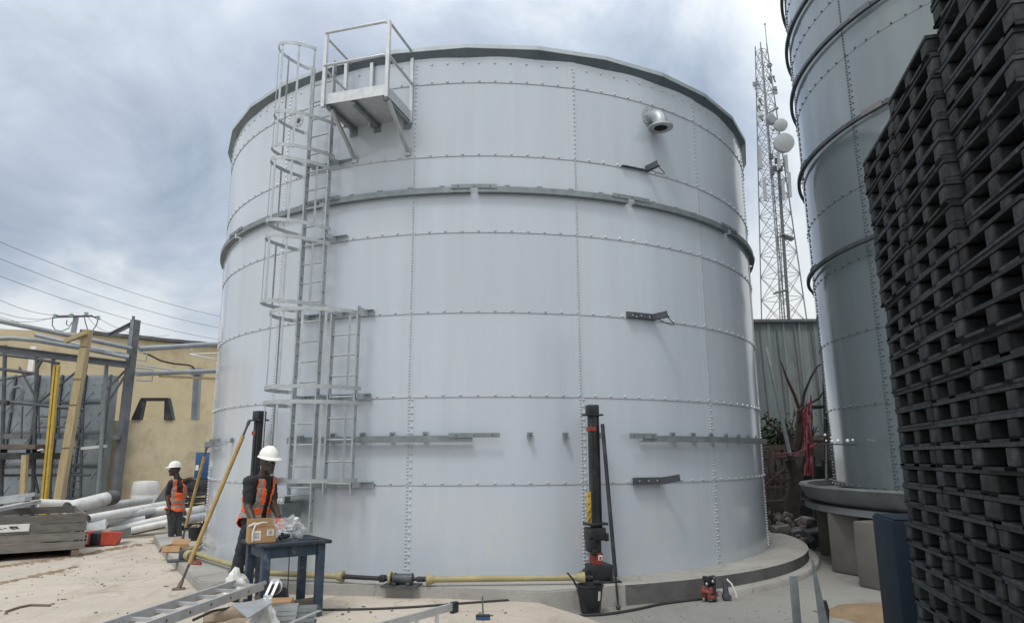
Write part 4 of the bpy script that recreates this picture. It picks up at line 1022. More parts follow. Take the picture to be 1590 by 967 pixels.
# scaffold
YS = 18.6
scf = empty('scaffold', V(60, 800, YS), 'dark tube scaffold with a platform standing in front of the panel tank', 'scaffold')
def bars(nm, mat, L_, r, Y=YS):
    for a_, b_ in L_: part(scf, nm, mat, lambda b: b.tube([V(a_[0], a_[1], Y), V(b_[0], b_[1], Y)], r, 8))
bars('standard', 'dark_steel', [((1, 800), (8, 536)), ((50, 800), (58, 548)), ((76, 800), (83, 548))], .05)
bars('standard', 'dark_steel', [((104, 795), (112, 690)), ((124, 795), (129, 640)), ((-12, 800), (-8, 540))], .035)
bars('standard', 'galvanised_dull', [((150, 800), (166, 560)), ((158, 640), (165, 572))], .05)
bars('ledger', 'dark_steel', [((-20, 620), (130, 636)), ((-20, 570), (56, 580))], .045)
part(scf, 'ledger', 'beam_steel', lambda b: b.bar(V(-30, 677, YS), V(186, 678, YS+.2), .12, .13))
bars('rail', 'dark_steel', [((58, 646), (128, 648)), ((58, 663), (128, 663)), ((60, 628), (61, 680)), ((35, 630), (33, 680)), ((92, 632), (91, 680)), ((118, 634), (117, 680))], .022)
bars('ledger', 'dark_steel', [((-20, 548), (52, 556)), ((52, 556), (92, 564)), ((58, 572), (66, 556))], .04)
bars('brace', 'dark_steel', [((30, 570), (56, 618)), ((56, 628), (122, 574)), ((-10, 592), (52, 580)), ((110, 700), (135, 566))], .03)
bars('brace', 'dark_steel', [((34, 735), (58, 640)), ((44, 700), (60, 765)), ((-10, 738), (140, 737))], .035)
for k in range(8): bars('rung', 'dark_steel', [((106 - k*.35, 695 + k*13), (127.5 - k*.3, 694 + k*13))], .018)
part(scf, 'platform', 'black_steel', lambda b: b.box((V(24, 708, YS).x, YS-.4, V(24, 708, YS).z), (2.3, 1.4, .16)))
part(scf, 'guard_board', 'timber_brown', lambda b: b.box((V(20, 696, YS).x, YS-.3, V(20, 694, YS).z), (1.9, .5, .12)))
part(scf, 'pipe_bend', 'galvanised_dull', lambda b: b.tube([V(*p, YS+.5) for p in ((18, 640), (17, 612), (22, 602), (32, 600), (36, 608), (32, 625))], .05, 10))
for q in ((58, 700), (10, 625), (84, 636), (6, 700)): part(scf, 'coupler', 'black_steel', lambda b: b.box(V(q[0], q[1], YS-.03), (.13, .11, .13), None, .02))
solid('white_offcut', 'white_plastic', 'bright white strip sticking out from the scaffold beam towards the column', 'strip', lambda b: b.bar(V(126, 696, YS), V(166, 692, YS+.2), .1, .07))
solid('white_offcut', 'white_plastic', 'tiny white strip on the edge of the dark scaffold platform', 'strip', lambda b: b.bar(V(59, 699, YS-1.1), V(67, 697, YS-1.1), .06, .03))
# utility pole and wires
YU = 46
up_ = empty('utility_pole', V(110, 712, YU), 'concrete utility pole with a wide crossarm and insulators beyond the yellow building', 'utility pole')
pt = V(118.5, 491, YU); part(up_, 'pole', 'pipe_grey', lambda b: b.tube([Vector((pt.x-.6, YU, 0)), pt], .26, 10, True, .17))
part(up_, 'crossarm', 'dark_steel', lambda b: (b.bar(V(83, 492, YU-.3), V(143, 490.5, YU-.3), .12, .12), b.bar(V(143, 491, YU-.3), V(155, 495.5, YU-.3), .10, .10)))
for q in ((86, 491), (111, 490), (134, 488), (152, 493.5)): part(up_, 'insulator', 'rope_green', lambda b: b.lathe([(.05, -.14), (.16, -.1), (.08, -.02), (.17, .04), (.06, .14)], 10, V(q[0], q[1]-1, YU-.35)))
for L_ in (((82, 493), (81, 505), (86, 512), (96, 514), (108, 509)), ((104, 497), (103, 503), (108, 507), (112, 500)), ((131, 493), (133, 502), (136, 511)), ((152, 496), (150, 504), (144, 513))):
    part(up_, 'jumper', 'cable', lambda b: b.tube([V(*p, YU-.4) for p in L_], .03, 6))
for nm, a_, b_, r in (('highest power line sloping down to the white tank', (-40, 358, 40), (352, 493.5, 60), .022), ('second highest power line sloping down to the white tank', (-40, 385, 40), (352, 511, 60), .022), ('third power line crossing the sky above the steel column', (-40, 413, 40), (352, 529, 60), .022),
                      ('power line reaching the crossarm from the left, upper one', (-40, 443, 38), (112, 489, YU), .02), ('power line reaching the crossarm from the left, middle one', (-40, 467, 38), (100, 491, YU), .02), ('power line reaching the crossarm from the left, lowest one', (-40, 478, 38), (84, 492, YU), .02),
                      ('power line leaving the crossarm to the right, upper one', (153, 494, YU), (262, 520, 60), .02), ('power line leaving the crossarm to the right, lower one', (136, 492, YU), (190, 512, 55), .02), ('thin line passing behind the utility pole', (-20, 484, 40), (170, 516, 60), .016)):
    P, Q = V(*a_), V(*b_)
    solid('power_line', 'cable', nm, 'power line', lambda b: b.tube([lerp(P, Q, t/12) - zz*(.55*4*(t/12)*(1-t/12)) for t in range(13)], r*.7, 5), 'overhead power lines')

# ------------------------------------------------------------------ bin and pipe pile
bz0, bz1 = .12, .74
BC = V(136, 793, 13.1); BC.z = 0; BRZ = RZ(rad(35)); BL_, BW_ = 4.2, 2.7     # local x runs left from the near right corner, local y runs away
def bp(x, y, z): return BC + BRZ @ Vector((-x, y, z))
bn_ = empty('timber_bin', bp(BL_/2, BW_/2, 0), 'long weathered grey timber bin with paper pasted on its side, at the left picture edge', 'bin')
for j in range(4):
    z = bz0 + (bz1-bz0)*(j+.5)/4; h = (bz1-bz0)/4 - .018
    for y in (0, BW_):
        part(bn_, 'plank', 'timber_grey', lambda b: b.box(bp(BL_/2 + random.uniform(-.03, .02), y + random.uniform(-.008, .008), z), (BL_, .04, h), RZ(rad(35) + random.uniform(-.003, .003)) @ Matrix.Rotation(random.uniform(-.003, .003), 3, 'Y')), smooth=None)
    part(bn_, 'plank', 'timber_grey', lambda b: b.box(bp(.03 + random.uniform(-.008, .008), BW_/2, z), (.04, BW_-.05, h), BRZ), smooth=None)
for x in (.12, 1.3, 2.5):
    part(bn_, 'cleat', 'timber_grey', lambda b: b.box(bp(x, .06, .39), (.09, .07, .74), BRZ), smooth=None); part(bn_, 'skid', 'timber_brown', lambda b: b.box(bp(x, BW_/2, .055), (.12, BW_+.15, .11), BRZ), smooth=None)
part(bn_, 'floor', 'timber_brown', lambda b: b.box(bp(BL_/2, BW_/2, .15), (BL_-.1, BW_-.1, .03), BRZ), smooth=None)
def pap(b):
    b.box(bp(1.95, -.027, .545), (2.2, .005, .125), BRZ)
    random.seed(12)
    for k in range(30):
        b.mat(1).box(bp(random.uniform(1.0, 2.9), -.0305, .545+random.uniform(-.035, .035)), (random.uniform(.03, .12), .002, random.uniform(.006, .016)), BRZ)
part(bn_, 'paper_strip', ['paper_white', 'ink'], pap)
random.seed(31)
def pv(p, q, r, mat, label, openend=True, name='plastic_pipe'):
    return solid(name, [mat, 'pipe_dark'], label, 'pipe', lambda b: b.ringtube(p, q, r, r*.9, 18), 'pipes heaped behind the bin')
pv(V(104, 789, 15.6), V(172, 772, 16.9), .15, 'pvc_pipe', 'thickest white pipe, dark open end towards the bin, wrapped in grey behind')
solid('pipe_wrap', 'roof_sheet', 'dark grey film wrapped over the end of the thickest white pipe', 'film', lambda b: b.tube([V(164, 773.5, 16.75), V(178, 771.5, 17.05)], .175, 18, True, .16))
pv(V(60, 781, 16.6), V(125, 783, 17.2), .10, 'pvc_pipe', 'white pipe lying flat behind the bin corner')
pv(V(128, 792, 16.1), V(232, 776, 18.5), .10, 'pvc_grey', 'grey pipe with a dark open end under the thickest white pipe')
pv(G(136, 806, .46), V(262, 783, 17.3), .10, 'pvc_pipe', 'long white pipe on top of the heap, right of the thickest one')
pv(G(130, 816, .30), V(258, 791, 17.0), .10, 'pvc_pipe', 'long white pipe in the middle of the heap')
pv(G(162, 806, .40), V(240, 792, 16.6), .085, 'pvc_grey', 'short grey pipe crossing the heap with a dark end')
pv(G(150, 829, .10), V(262, 804, 16.6), .09, 'pvc_pipe', 'white pipe at the front of the heap, ending behind the far worker')
pv(G(172, 830, .08), V(264, 810, 16.2), .075, 'pvc_pipe', 'thin white pipe lying on the ground in front of the heap')
pv(G(140, 820, .22), V(225, 806, 16.4), .09, 'pvc_grey', 'dull grey pipe tucked low in the heap')
pv(V(284, 797, 16.8), V(330, 787, 18.0), .11, 'pvc_pipe', 'white pipe showing to the right of the far worker')
pv(V(284, 808, 16.6), V(330, 799, 17.6), .10, 'pvc_grey', 'grey pipe lying below the white one right of the far worker')
solid('folded_sheet', 'pvc_grey', 'grey folded sheet lying over the front of the pipe heap', 'sheet', lambda b: b.loops([[V(134, 826, 14.9), V(134, 816, 15.0), V(152, 800, 15.6), V(156, 806, 15.6)], [V(164, 821, 15.2), V(164, 811, 15.3), V(166, 800, 15.7), V(170, 808, 15.7)]]), smooth=None)
solid('folded_sheet', 'galvanised_dull', 'dull metal profile lying in front of the pipe heap above the red crate', 'sheet', lambda b: b.bar(V(178, 829, 14.7), V(197, 824, 15.3), .16, .16), smooth=None)
solid('pipe_rack', 'timber_brown', 'dark timber bearers under the pipe heap', 'bearers', lambda b: (b.bar(V(140, 812, 16.6), V(250, 806, 16.6), .12, .10), b.bar(V(190, 802, 17.4), V(325, 798, 18), .12, .10)))
random.seed(6)
for k, (a_, b_, lab_) in enumerate((((-20, 776, 14.6), (54, 767, 15.0), 'pale grey profile on top of the bin load, highest one'), ((-20, 782, 14.8), (44, 774, 14.6), 'pale grey profile lying lower in the bin load'), ((-10, 792, 14.0), (60, 778, 14.8), 'bent pale profile sloping down inside the bin'))):
    solid('plastic_profile', 'pvc_grey', lab_, 'profile', lambda b: b.bar(V(*a_), V(*b_), .16, .07), 'profiles lying in the bin', smooth=None)
solid('bin_rubble', 'rubble', 'grey rubble and scraps lying in the bin', 'rubble', lambda b: [b.box(bp(random.uniform(.3, 3.9), random.uniform(.3, 2.4), .22+random.random()*.2), (.3, .3, .2), RZ(random.random()*3), .02) for k in range(26)]).__setitem__('kind', 'stuff')
yb = solid('yellow_shaft_spare', 'yellow_shaft', 'spare yellow shaft lying on the ground in front of the pipe heap', 'drive shaft', lambda b: (b.tube([G(203, 826, .06), G(250, 816, .06)], .055, 12), b.tube([G(247, 817, .06), G(253, 815, .06)], .08, 12)))
random.seed(41)
def ridge(b):
    for (p0, p1, n_) in (((-30, 884), (150, 858), 150), ((120, 862), (258, 838), 130), ((-30, 868), (90, 862), 60), ((0, 906), (120, 880), 60)):
        for k in range(n_):
            t = random.random(); q = G(p0[0]+(p1[0]-p0[0])*t, p0[1]+(p1[1]-p0[1])*t + random.gauss(0, 1.2), 0); s_ = random.uniform(.012, .05)
            b.loops([[q + Vector((math.cos(a)*s_*f*1.6*random.uniform(.7, 1.2), math.sin(a)*s_*f*random.uniform(.7, 1.2), h)) for a in [j*PI/3 for j in range(6)]] for f, h in ((1, .001), (.75, s_*.18), (.25, s_*.26))])
tag(solid('dirt_ridge', 'sand', 'broken lines of dirt left along the slab in front of the bin', 'dirt', ridge), kind='stuff')
random.seed(77)
def scraps(b):
    for k in range(16):
        q = G(random.uniform(20, 760), random.uniform(905, 962), 0)
        if q.y > 8.7 and q.x > -4.3: continue
        L_ = random.uniform(.02, .07); b.box(q + zz*.006, (L_, random.uniform(.006, .014), .010), RZ(random.random()*3))
tag(solid('offcuts', 'timber_brown', 'small wood chips and offcuts littering the slab', 'offcuts', scraps, smooth=None), kind='stuff')
# red crate
rc = G(157, 846, 0)
rcr = empty('red_crate', rc, 'red plastic case with black middle and white label, on the ground beside the bin', 'case')
rm = RZ(.28)
part(rcr, 'body', 'red_plastic', lambda b: b.loops([[rc + rm @ Vector((x, y, z)) for x, y, z in ((.02, -.17, .02), (.30, -.17, .02), (.37, -.17, .25), (.02, -.17, .27))], [rc + rm @ Vector((x, y, z)) for x, y, z in ((.02, .17, .02), (.30, .17, .02), (.37, .17, .25), (.02, .17, .27))]]))
part(rcr, 'middle', 'plastic_black', lambda b: b.box(rc + rm @ Vector((-.08, 0, .135)), (.19, .33, .24), rm, .012))
part(rcr, 'front', 'red_plastic', lambda b: b.box(rc + rm @ Vector((-.23, -.01, .15)), (.12, .36, .27), rm, .03))
part(rcr, 'label', ['paper_white', 'ink'], lambda b: (b.box(rc + rm @ Vector((-.245, -.193, .15)), (.075, .006, .19), rm), b.mat(1).box(rc + rm @ Vector((-.245, -.197, .20)), (.045, .003, .05), rm).box(rc + rm @ Vector((-.245, -.197, .135)), (.05, .003, .03), rm).box(rc + rm @ Vector((-.245, -.197, .08)), (.035, .003, .02), rm)))
part(rcr, 'skid', 'plastic_black', lambda b: b.box(rc + rm @ Vector((-.10, -.12, .012)), (.42, .3, .022), rm))
# white barrel, blue cabinet, black trays
wb = V(223, 785, 19.3); wb.z = 0; zt_ = V(223, 746, 19.3).z
solid('white_barrel', 'white_plastic', 'white plastic barrel standing behind the pipe heap against the tan wall', 'barrel', lambda b: b.lathe([(.05, 0), (.30, .0), (.33, .06), (.335, zt_*.33), (.325, zt_*.34), (.335, zt_*.36), (.335, zt_*.66), (.325, zt_*.68), (.335, zt_*.7), (.33, zt_-.10), (.29, zt_-.02), (.12, zt_), (.05, zt_)], 28, wb))
bt = V(303, 790, 17.9)
trs = [V(303, 803 - 9.2*k, 17.9) for k in range(6)]
for k in range(6):
    solid('black_tray', 'plastic_black', 'black plastic tray, %s from the bottom of the stack behind the far worker' % ORD[k], 'tray', lambda b: (b.box((trs[0].x, 17.9, .10+.155*k), (1.0, .7, .05), None, .01), [b.box((trs[0].x + x, 17.9, .045+.155*k), (.1, .68, .075)) for x in (-.4, 0, .4)]), 'black trays stacked behind the far worker')
cz_ = .10+.155*5+.03
bc2 = empty('blue_cabinet', (trs[0].x+.22, 17.9, cz_), 'bright blue cabinet with a white label standing on the black trays', 'cabinet')
z0_, z1_ = V(320, 743, 17.9).z, V(320, 702, 17.9).z
bxx = V(321, 722, 17.9).x
part(bc2, 'body', 'blue_paint', lambda b: b.box((bxx, 17.9, (z0_+z1_)/2), (.42, .4, z1_-z0_), None, .01)); part(bc2, 'label', 'paper_white', lambda b: b.box((bxx-.15, 17.697, (z0_+z1_)/2-.05), (.08, .004, .13)))
solid('cabinet_stand', 'plastic_black', 'dark stand between the black trays and the blue cabinet', 'stand', lambda b: b.box((bxx-.05, 17.95, (cz_+z0_)/2-.01), (.7, .5, max(.05, z0_-cz_)), None, .01))
solid('grey_tarpaulin', 'roof_sheet', 'dark slanting tarpaulin behind the far worker, left of the black trays', 'tarpaulin', lambda b: b.loops([[V(240, 778, 18.2), V(262, 748, 18.2), V(290, 745, 18.6)], [V(240, 792, 17.8), V(262, 785, 17.8), V(290, 780, 17.8)]], False), smooth=None)
cbx, _P = carton('cardboard_carton', G(272, 856, TZ0) + zz*.002, .32, .26, .11, RZ(-.08), 'open brown cardboard carton on the foundation corner at the far worker\'s feet', (-1.2, .9, -1.0, -.9))
b2 = G(302, 838.5, TZ0)
bk2 = empty('tool_bucket', b2, 'small black bucket of tools beside the far prop pole, on the foundation', 'bucket')
part(bk2, 'tub', 'plastic_black', lambda b: b.lathe([(.02, 0), (.105, 0), (.14, .25), (.148, .26), (.135, .26), (.1, .02), (.02, .02)], 22, b2))
part(bk2, 'handle', 'cable', lambda b: b.tube([b2 + Vector((.14*math.cos(t), 0, .25+.12*math.sin(t))) for t in [k*PI/10 for k in range(11)]], .006, 6))
solid('rag', 'paper_brown', 'brown rag and tools heaped in the small black bucket', 'rag', crumple(b2 + zz*.25, .09, .09, .05, 2.2, .5), smooth=20)
solid('red_spanner', 'red_steel', 'red pipe wrench lying on the foundation under the yellow shaft', 'wrench', lambda b: (b.bar(G(298, 874, TZ0+.015), G(312, 875, TZ0+.015), .04, .02), b.tube([G(296, 871, TZ0+.02), G(305, 869.5, TZ0+.02), G(311, 873, TZ0+.02)], .018, 6)))
solid('yellow_block', 'timber_yellow', 'small yellow timber block on the ground behind the far worker\'s prop', 'block', lambda b: b.box(G(285, 812, .07), (.22, .15, .13), RZ(.2), .006))
solid('dry_stick', 'timber_brown', 'thin dry stick lying alone on the bare slab in the left foreground', 'stick', lambda b: b.tube([G(9, 949, .012), G(30, 942, .014), G(48, 938.5, .014), G(78, 939, .014)], .014, 6))
random.seed(17)
def grit(b):
    for k in range(700):
        x, y = random.uniform(-8, .2), random.uniform(6.5, 13)
        if y > 8.8 and x > -5.5: continue
        s_ = .003 + .012*random.random()**3; b.box((x, y, s_*.4), (s_*2, s_*1.6, s_), RZ(random.random()*3))
    for k in range(0):
        t = random.random(); p = lerp((-5.9, 12.2, 0), (-4.3, 9.6, 0), t) + Vector((-abs(random.gauss(0, .18)), 0, 0)); s_ = random.uniform(.004, .010); b.box((p.x, p.y, s_*.4), (s_*2, s_*1.6, s_), RZ(random.random()*3))
    for k in range(160):
        x = random.uniform(.8, 4.2); y = random.uniform(6.5, 9.2); s_ = random.uniform(.003, .008); b.box((x, y, -.11+s_*.4), (s_*2, s_*1.6, s_), RZ(random.random()*3))
tag(solid('grit', 'rubble', 'loose grit and crumbs scattered over the concrete', 'grit', grit, smooth=None), kind='stuff')

# ------------------------------------------------------------------ right background
sh = empty('corrugated_shed', (9.3, 22, -.11), 'weathered grey corrugated sheet shed between the two tanks', 'shed')
sx0, sx1 = V(1150, 600, 22).x, 12.2
def corr(b):
    n = 170; rings = []
    for i in range(n+1):
        x = sx0 + (sx1-sx0)*i/n; ph = (i % 17); y = 22 - (.05 if ph in (0, 1, 2) else 0) - (.012 if i % 3 == 0 else 0)
        top = 5.93 if x < 10.05 else 5.93 - (x-10.05)*.62
        rings.append([Vector((x, y, 2.3)), Vector((x, y, top)), Vector((x, y+.03, top)), Vector((x, y+.03, 2.3))])
    b.loops(rings)
part(sh, 'sheet_wall', 'corrugated', corr, smooth=None)
part(sh, 'ridge_cap', 'beam_steel', lambda b: b.box(((sx0+10.05)/2, 22.0, 5.96), (10.05-sx0+.1, .3, .09)))
for k in range(6): part(sh, 'batten', 'roof_sheet', lambda b: b.bar((sx0+.25+.55*k, 21.93, 2.3), (sx0+.15+.55*k, 21.93, 5.85), .05, .03, (0, -1, 0)))
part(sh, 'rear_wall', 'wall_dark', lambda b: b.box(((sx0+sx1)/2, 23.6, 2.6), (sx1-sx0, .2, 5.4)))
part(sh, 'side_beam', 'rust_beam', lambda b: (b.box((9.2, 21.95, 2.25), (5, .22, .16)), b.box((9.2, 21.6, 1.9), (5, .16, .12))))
dw = solid('shade_wall', 'wall_dark', 'low wall coloured as shade under the corrugated shed, behind the bare tree', 'wall', lambda b: b.box((9.5, 21.2, 1.0), (6.5, .3, 2.2)))  # near-black colour stands for the shade inside the open shed front
random.seed(9)
for k, (a_, b_, r_, lab_) in enumerate((((1176, 697, 19), (1265, 690, 19), .07, 'brown beam crossing behind the pink tape, highest one'), ((1176, 709, 18.6), (1250, 704, 18.6), .06, 'brown beam crossing behind the pink tape, second one'), ((1180, 783, 17), (1250, 779, 17), .08, 'pale dusty beam low behind the tree trunk'), ((1232, 824, 15.4), (1300, 816, 15.4), .07, 'grey beam above the black tarpaulin heap'), ((1182, 747, 17.5), (1240, 745, 17.5), .05, 'rusty beam level with the tank seam'))):
    solid('scrap_beam', 'rust_beam', lab_, 'beam', lambda b: b.bar(V(*a_), V(*b_), .14, r_*2), 'beams in the dark corner', smooth=None)
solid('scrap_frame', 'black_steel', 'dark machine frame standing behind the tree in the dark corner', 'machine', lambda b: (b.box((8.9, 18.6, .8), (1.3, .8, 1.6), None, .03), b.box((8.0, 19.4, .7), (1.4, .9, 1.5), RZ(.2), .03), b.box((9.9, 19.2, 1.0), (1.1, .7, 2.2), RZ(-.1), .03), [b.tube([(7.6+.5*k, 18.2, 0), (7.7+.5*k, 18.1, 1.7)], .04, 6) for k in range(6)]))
solid('rusty_lattice', 'rust_beam', 'rusty brown lattice frame leaning in the dark corner behind the white tank', 'lattice', lambda b: ([b.bar(V(1188 + 9*k, 850, 17.3), V(1192 + 9*k, 700, 17.6), .05, .05) for k in range(6)], [b.bar(V(1186, 845 - 22*k, 17.25), V(1240, 842 - 22*k, 17.25), .05, .05) for k in range(7)], [b.bar(V(1188, 840 - 44*k, 17.2), V(1238, 800 - 44*k, 17.2), .035, .035) for k in range(3)]), smooth=None)
tree = empty('bare_tree', V(1228, 842, 16.6), 'leafless dark tree with a thick trunk between the two tanks', 'tree')
def limb(b, p, d, r, depth, rnd_):
    L_ = [p]; n = 5; ln = r*rnd_.uniform(13, 19)
    for i in range(n):
        d = (d + Vector((rnd_.uniform(-.22, .22), rnd_.uniform(-.22, .22), rnd_.uniform(-.05, .16)))).normalized(); L_.append(L_[-1] + d*ln/n)
    b.tube(L_, r, 7, True, r*.58)
    if depth > 0:
        for k in range(3 if depth > 1 else 2):
            dd = (d + Vector((rnd_.uniform(-.9, .9), rnd_.uniform(-.6, .4), rnd_.uniform(-.15, .6)))).normalized(); limb(b, L_[rnd_.choice((2, 3, 4, 5))], dd, r*rnd_.uniform(.42, .62), depth-1, rnd_)
tb0 = V(1232, 850, 16.6); tb0.z = -.12
part(tree, 'trunk', 'bark', lambda b: b.tube([tb0, tb0 + Vector((.05, 0, .7)), V(1237, 740, 16.6), V(1226, 712, 16.6)], .19, 10, True, .12))
def crown(b):
    r_ = random.Random(14)
    for q, d in (((1227, 715), (-.25, 0, 1)), ((1240, 735), (.5, -.1, .9)), ((1230, 720), (.1, .2, 1))): limb(b, V(q[0], q[1], 16.6), Vector(d).normalized(), .045, 3, r_)
    b.tube([V(*p, 16.7) for p in ((1243, 640), (1233, 612), (1222, 588), (1217, 574), (1212, 560))], .045, 7, True, .012)
    b.tube([V(*p, 16.6) for p in ((1243, 640), (1249, 610), (1258, 588), (1268, 570), (1280, 562))], .042, 7, True, .012)
    b.tube([V(*p, 16.4) for p in ((1238, 640), (1255, 628), (1272, 618), (1290, 590), (1318, 578))], .038, 7, True, .01)
    b.tube([V(*p, 16.4) for p in ((1262, 632), (1290, 630), (1328, 634))], .05, 7, True, .02)
    b.tube([V(*p, 16.6) for p in ((1236, 700), (1242, 670), (1243, 640))], .12, 8, True, .09)
part(tree, 'crown', 'bark', crown)
solid('leaning_pipe', 'galvanised_dull', 'thin grey pipe leaning beside the bare tree', 'pipe', lambda b: b.tube([V(1227, 707, 16.2), V(1203, 600, 16.6), V(1190, 540, 17)], .045, 8))
solid('corner_post', 'black_steel', 'dark steel post with short arms at the left edge of the grey tank', 'post', lambda b: (b.tube([V(1284, 745, 13.2), V(1279, 560, 13.2), V(1276, 500, 13.2)], .035, 8), [b.tube([V(1279, y, 13.2), V(1279+w, y-2, 13.0)], .03, 6) for y, w in ((570, 36), (628, 40), (650, 30), (520, 34))]))
random.seed(22)
def tape(b):
    for k in range(20):
        x = 1243 + random.random()*19; x2 = 1250 + random.random()*14; t0 = 640 - random.random()*8 + (0 if x < 1252 else -22*random.random()); 
        L_ = [V(x + (x2-x)*t + random.uniform(-2.5, 2.5), t0 + (738-t0)*t, 15.6 + random.uniform(-.15, .15)) for t in (0, .2, .4, .6, .8, 1)]
        b.tube(L_, random.uniform(.007, .015), 5)
    for k in range(5): b.tube([V(1200 + 10*k, 706 + random.uniform(-3, 2), 15.8), V(1235, 703, 15.6), V(1268, 691 + random.uniform(-3, 3), 15.5)], .014, 5)
tag(solid('pink_tape', 'pink_tape', 'tangled bundle of pink tape hanging over the bare tree', 'tape', tape), kind='stuff')
def shrub_leaf(c, n, sx, sy, sz, seed):
    r_ = random.Random(seed)
    def fn(b):
        for k in range(n):
            p = Vector(c) + Vector((r_.gauss(0, sx), r_.gauss(0, sy), r_.gauss(0, sz)*1.0)); s_ = r_.uniform(.04, .09)
            u = Vector((r_.uniform(-1, 1), r_.uniform(-1, 1), r_.uniform(-.6, .6))).normalized(); w = u.cross(Vector((r_.uniform(-1, 1), r_.uniform(-1, 1), 1))).normalized()
            b.face([b.v(p - u*s_), b.v(p + w*s_*.45), b.v(p + u*s_), b.v(p - w*s_*.45)])
    return fn
shc = V(1207, 678, 19.6)
shr = empty('shrub', (shc.x, shc.y, -.1), 'dark green shrub growing against the corrugated shed', 'shrub')
part(shr, 'foliage', 'leaf', shrub_leaf(shc, 1500, .40, .28, .24, 3), smooth=None, recalc=False)
part(shr, 'stem', 'bark', lambda b: [b.tube([(shc.x + x*.4, shc.y, -.1), (shc.x + x*.7, shc.y, shc.z-.5), (shc.x + x, shc.y, shc.z)], .03, 6, True, .012) for x in (-.5, -.2, .1, .4)])
random.seed(15)
def rub(b):
    for k in range(110):
        p = Vector((random.uniform(5.0, 7.4), random.uniform(14.2, 17.8), -.11)); h = max(0, .5 - .5*abs(p.x-6.1)) ; p.z += random.random()*h; s_ = random.uniform(.05, .22)
        b.box(p + zz*s_*.3, (s_*1.4, s_*1.1, s_*.8), Matrix.Rotation(random.random()*3, 3, Vector((random.random(), random.random(), 1))), s_*.15)
tag(solid('rubble', 'rubble', 'broken concrete rubble behind the right foot of the white tank', 'rubble', rub), kind='stuff')
solid('black_tarpaulin', 'plastic_black', 'black tarpaulin heap on the ground beneath the grey tank base', 'tarpaulin', crumple(V(1266, 846, 14.6), .62, .5, .32, 8.2, .35), smooth=25)
solid('glint_rail', ['dark_steel', 'paper_white'], 'round white balls standing for reflected glints in the grey tank, on an added dark rail', 'rail', lambda b: (b.tube([V(1278, 689, 11.6), V(1330, 690, 10.6)], .012, 6), b.tube([V(1283, 745, 11.52), V(1283, 689, 11.52)], .018, 6), [b.mat(1).ell(V(x, y, 11.5 - .004*(x-1290)), (r_, 0, 0), (0, r_, 0), (0, 0, r_), 10, 8) for x, y, r_ in ((1281, 675, .022), (1291, 679, .02), (1283, 684, .016), (1292, 685, .027), (1301, 684.5, .033), (1316, 684, .03), (1324, 683, .022))]))  # white balls imitate reflections on the tank, their rail is made up

# ------------------------------------------------------------------ radio mast
mt = empty('radio_mast', (16.9, 42, -.11), 'tall lattice radio mast with dishes and panel aerials behind the shed', 'mast')
def mw(z): return 1.42 - (1.42-.29)*min(1, max(0, z)/29.1)
mc = Vector((16.95, 42.5, 0)); MR = RZ(.35)
def mp(i, z):
    w = mw(z); x, y = ((-1, -1), (1, -1), (1, 1), (-1, 1))[i % 4]; return mc + MR @ Vector((x*w*.9, y*w*.9, z)) + Vector((.12*z/29, 0, 0))
for i in range(4): part(mt, 'leg', 'mast_steel', lambda b: b.tube([mp(i, 0), mp(i, 15), mp(i, 29.1)], .042, 6))
zl_ = [0]
while zl_[-1] < 28.4: zl_.append(min(29.1, zl_[-1] + max(1.05, mw(zl_[-1])*1.55)))
for j, (za, zb) in enumerate(zip(zl_, zl_[1:])):
    if za < 6: continue
    def br(b):
        for i in range(4):
            b.tube([mp(i, za), mp(i+1, zb)], .019, 5); b.tube([mp(i+1, za), mp(i, zb)], .019, 5); b.tube([mp(i, zb), mp(i+1, zb)], .019, 5)
    part(mt, 'bracing', 'mast_steel', br)
part(mt, 'lightning_rod', 'mast_steel', lambda b: (b.tube([mp(1, 29), mp(1, 29) + zz*1.6], .025, 6), b.ell(mp(1, 29) + zz*1.6, (.07, 0, 0), (0, .07, 0), (0, 0, .07), 8, 6)))
part(mt, 'cable_run', 'mast_dark', lambda b: b.bar(V(1225, 498, 41.4), V(1209, 265, 41.6), .16, .12, (0, -1, 0)))
part(mt, 'climbing_ladder', 'mast_steel', lambda b: (b.tube([V(1211, 498, 42), V(1206, 350, 42)], .03, 5), b.tube([V(1218, 498, 42), V(1211, 350, 42)], .03, 5), [b.tube([lerp(V(1211, 498, 42), V(1206, 350, 42), k/24), lerp(V(1218, 498, 42), V(1211, 350, 42), k/24)], .02, 5) for k in range(25)]))
def dish(px, py, rpx, Y=41, back=False, d=(-.12, -1, -.05)):
    c = V(px, py, Y); r = rpx/FPX*Y*1.03; dd = Vector(d).normalized(); m = mframe(dd); X = Matrix(((m[0][1], m[0][2], m[0][0]), (m[1][1], m[1][2], m[1][0]), (m[2][1], m[2][2], m[2][0])))
    part(mt, 'dish', 'dish_back' if back else 'dish_grey', lambda b: b.lathe([(.03, .10 if not back else .02), (r*.6, .07), (r, .0), (r, -r*.45), (r*.75, -r*.6), (.05, -r*.75)], 24, c, X))
    part(mt, 'dish_mount', 'mast_steel', lambda b: b.tube([c - dd*r*.6, c - dd*(r*.6+.7) + Vector((-.35 if px > 1205 else .3, 0, 0))], .05, 6))
dish(1218, 221, 16); dish(1213, 193.5, 10.5); dish(1199, 185, 9.5, 41.4, True, (.5, -1, 0)); dish(1181.5, 180, 4.6); dish(1206, 168, 3.2); dish(1178, 164.5, 3); dish(1180, 155, 3.4, 41, True); dish(1195.5, 121, 4, 41.3, True); dish(1195, 101, 4.5, 41.3, True); dish(1201, 119, 2.4)
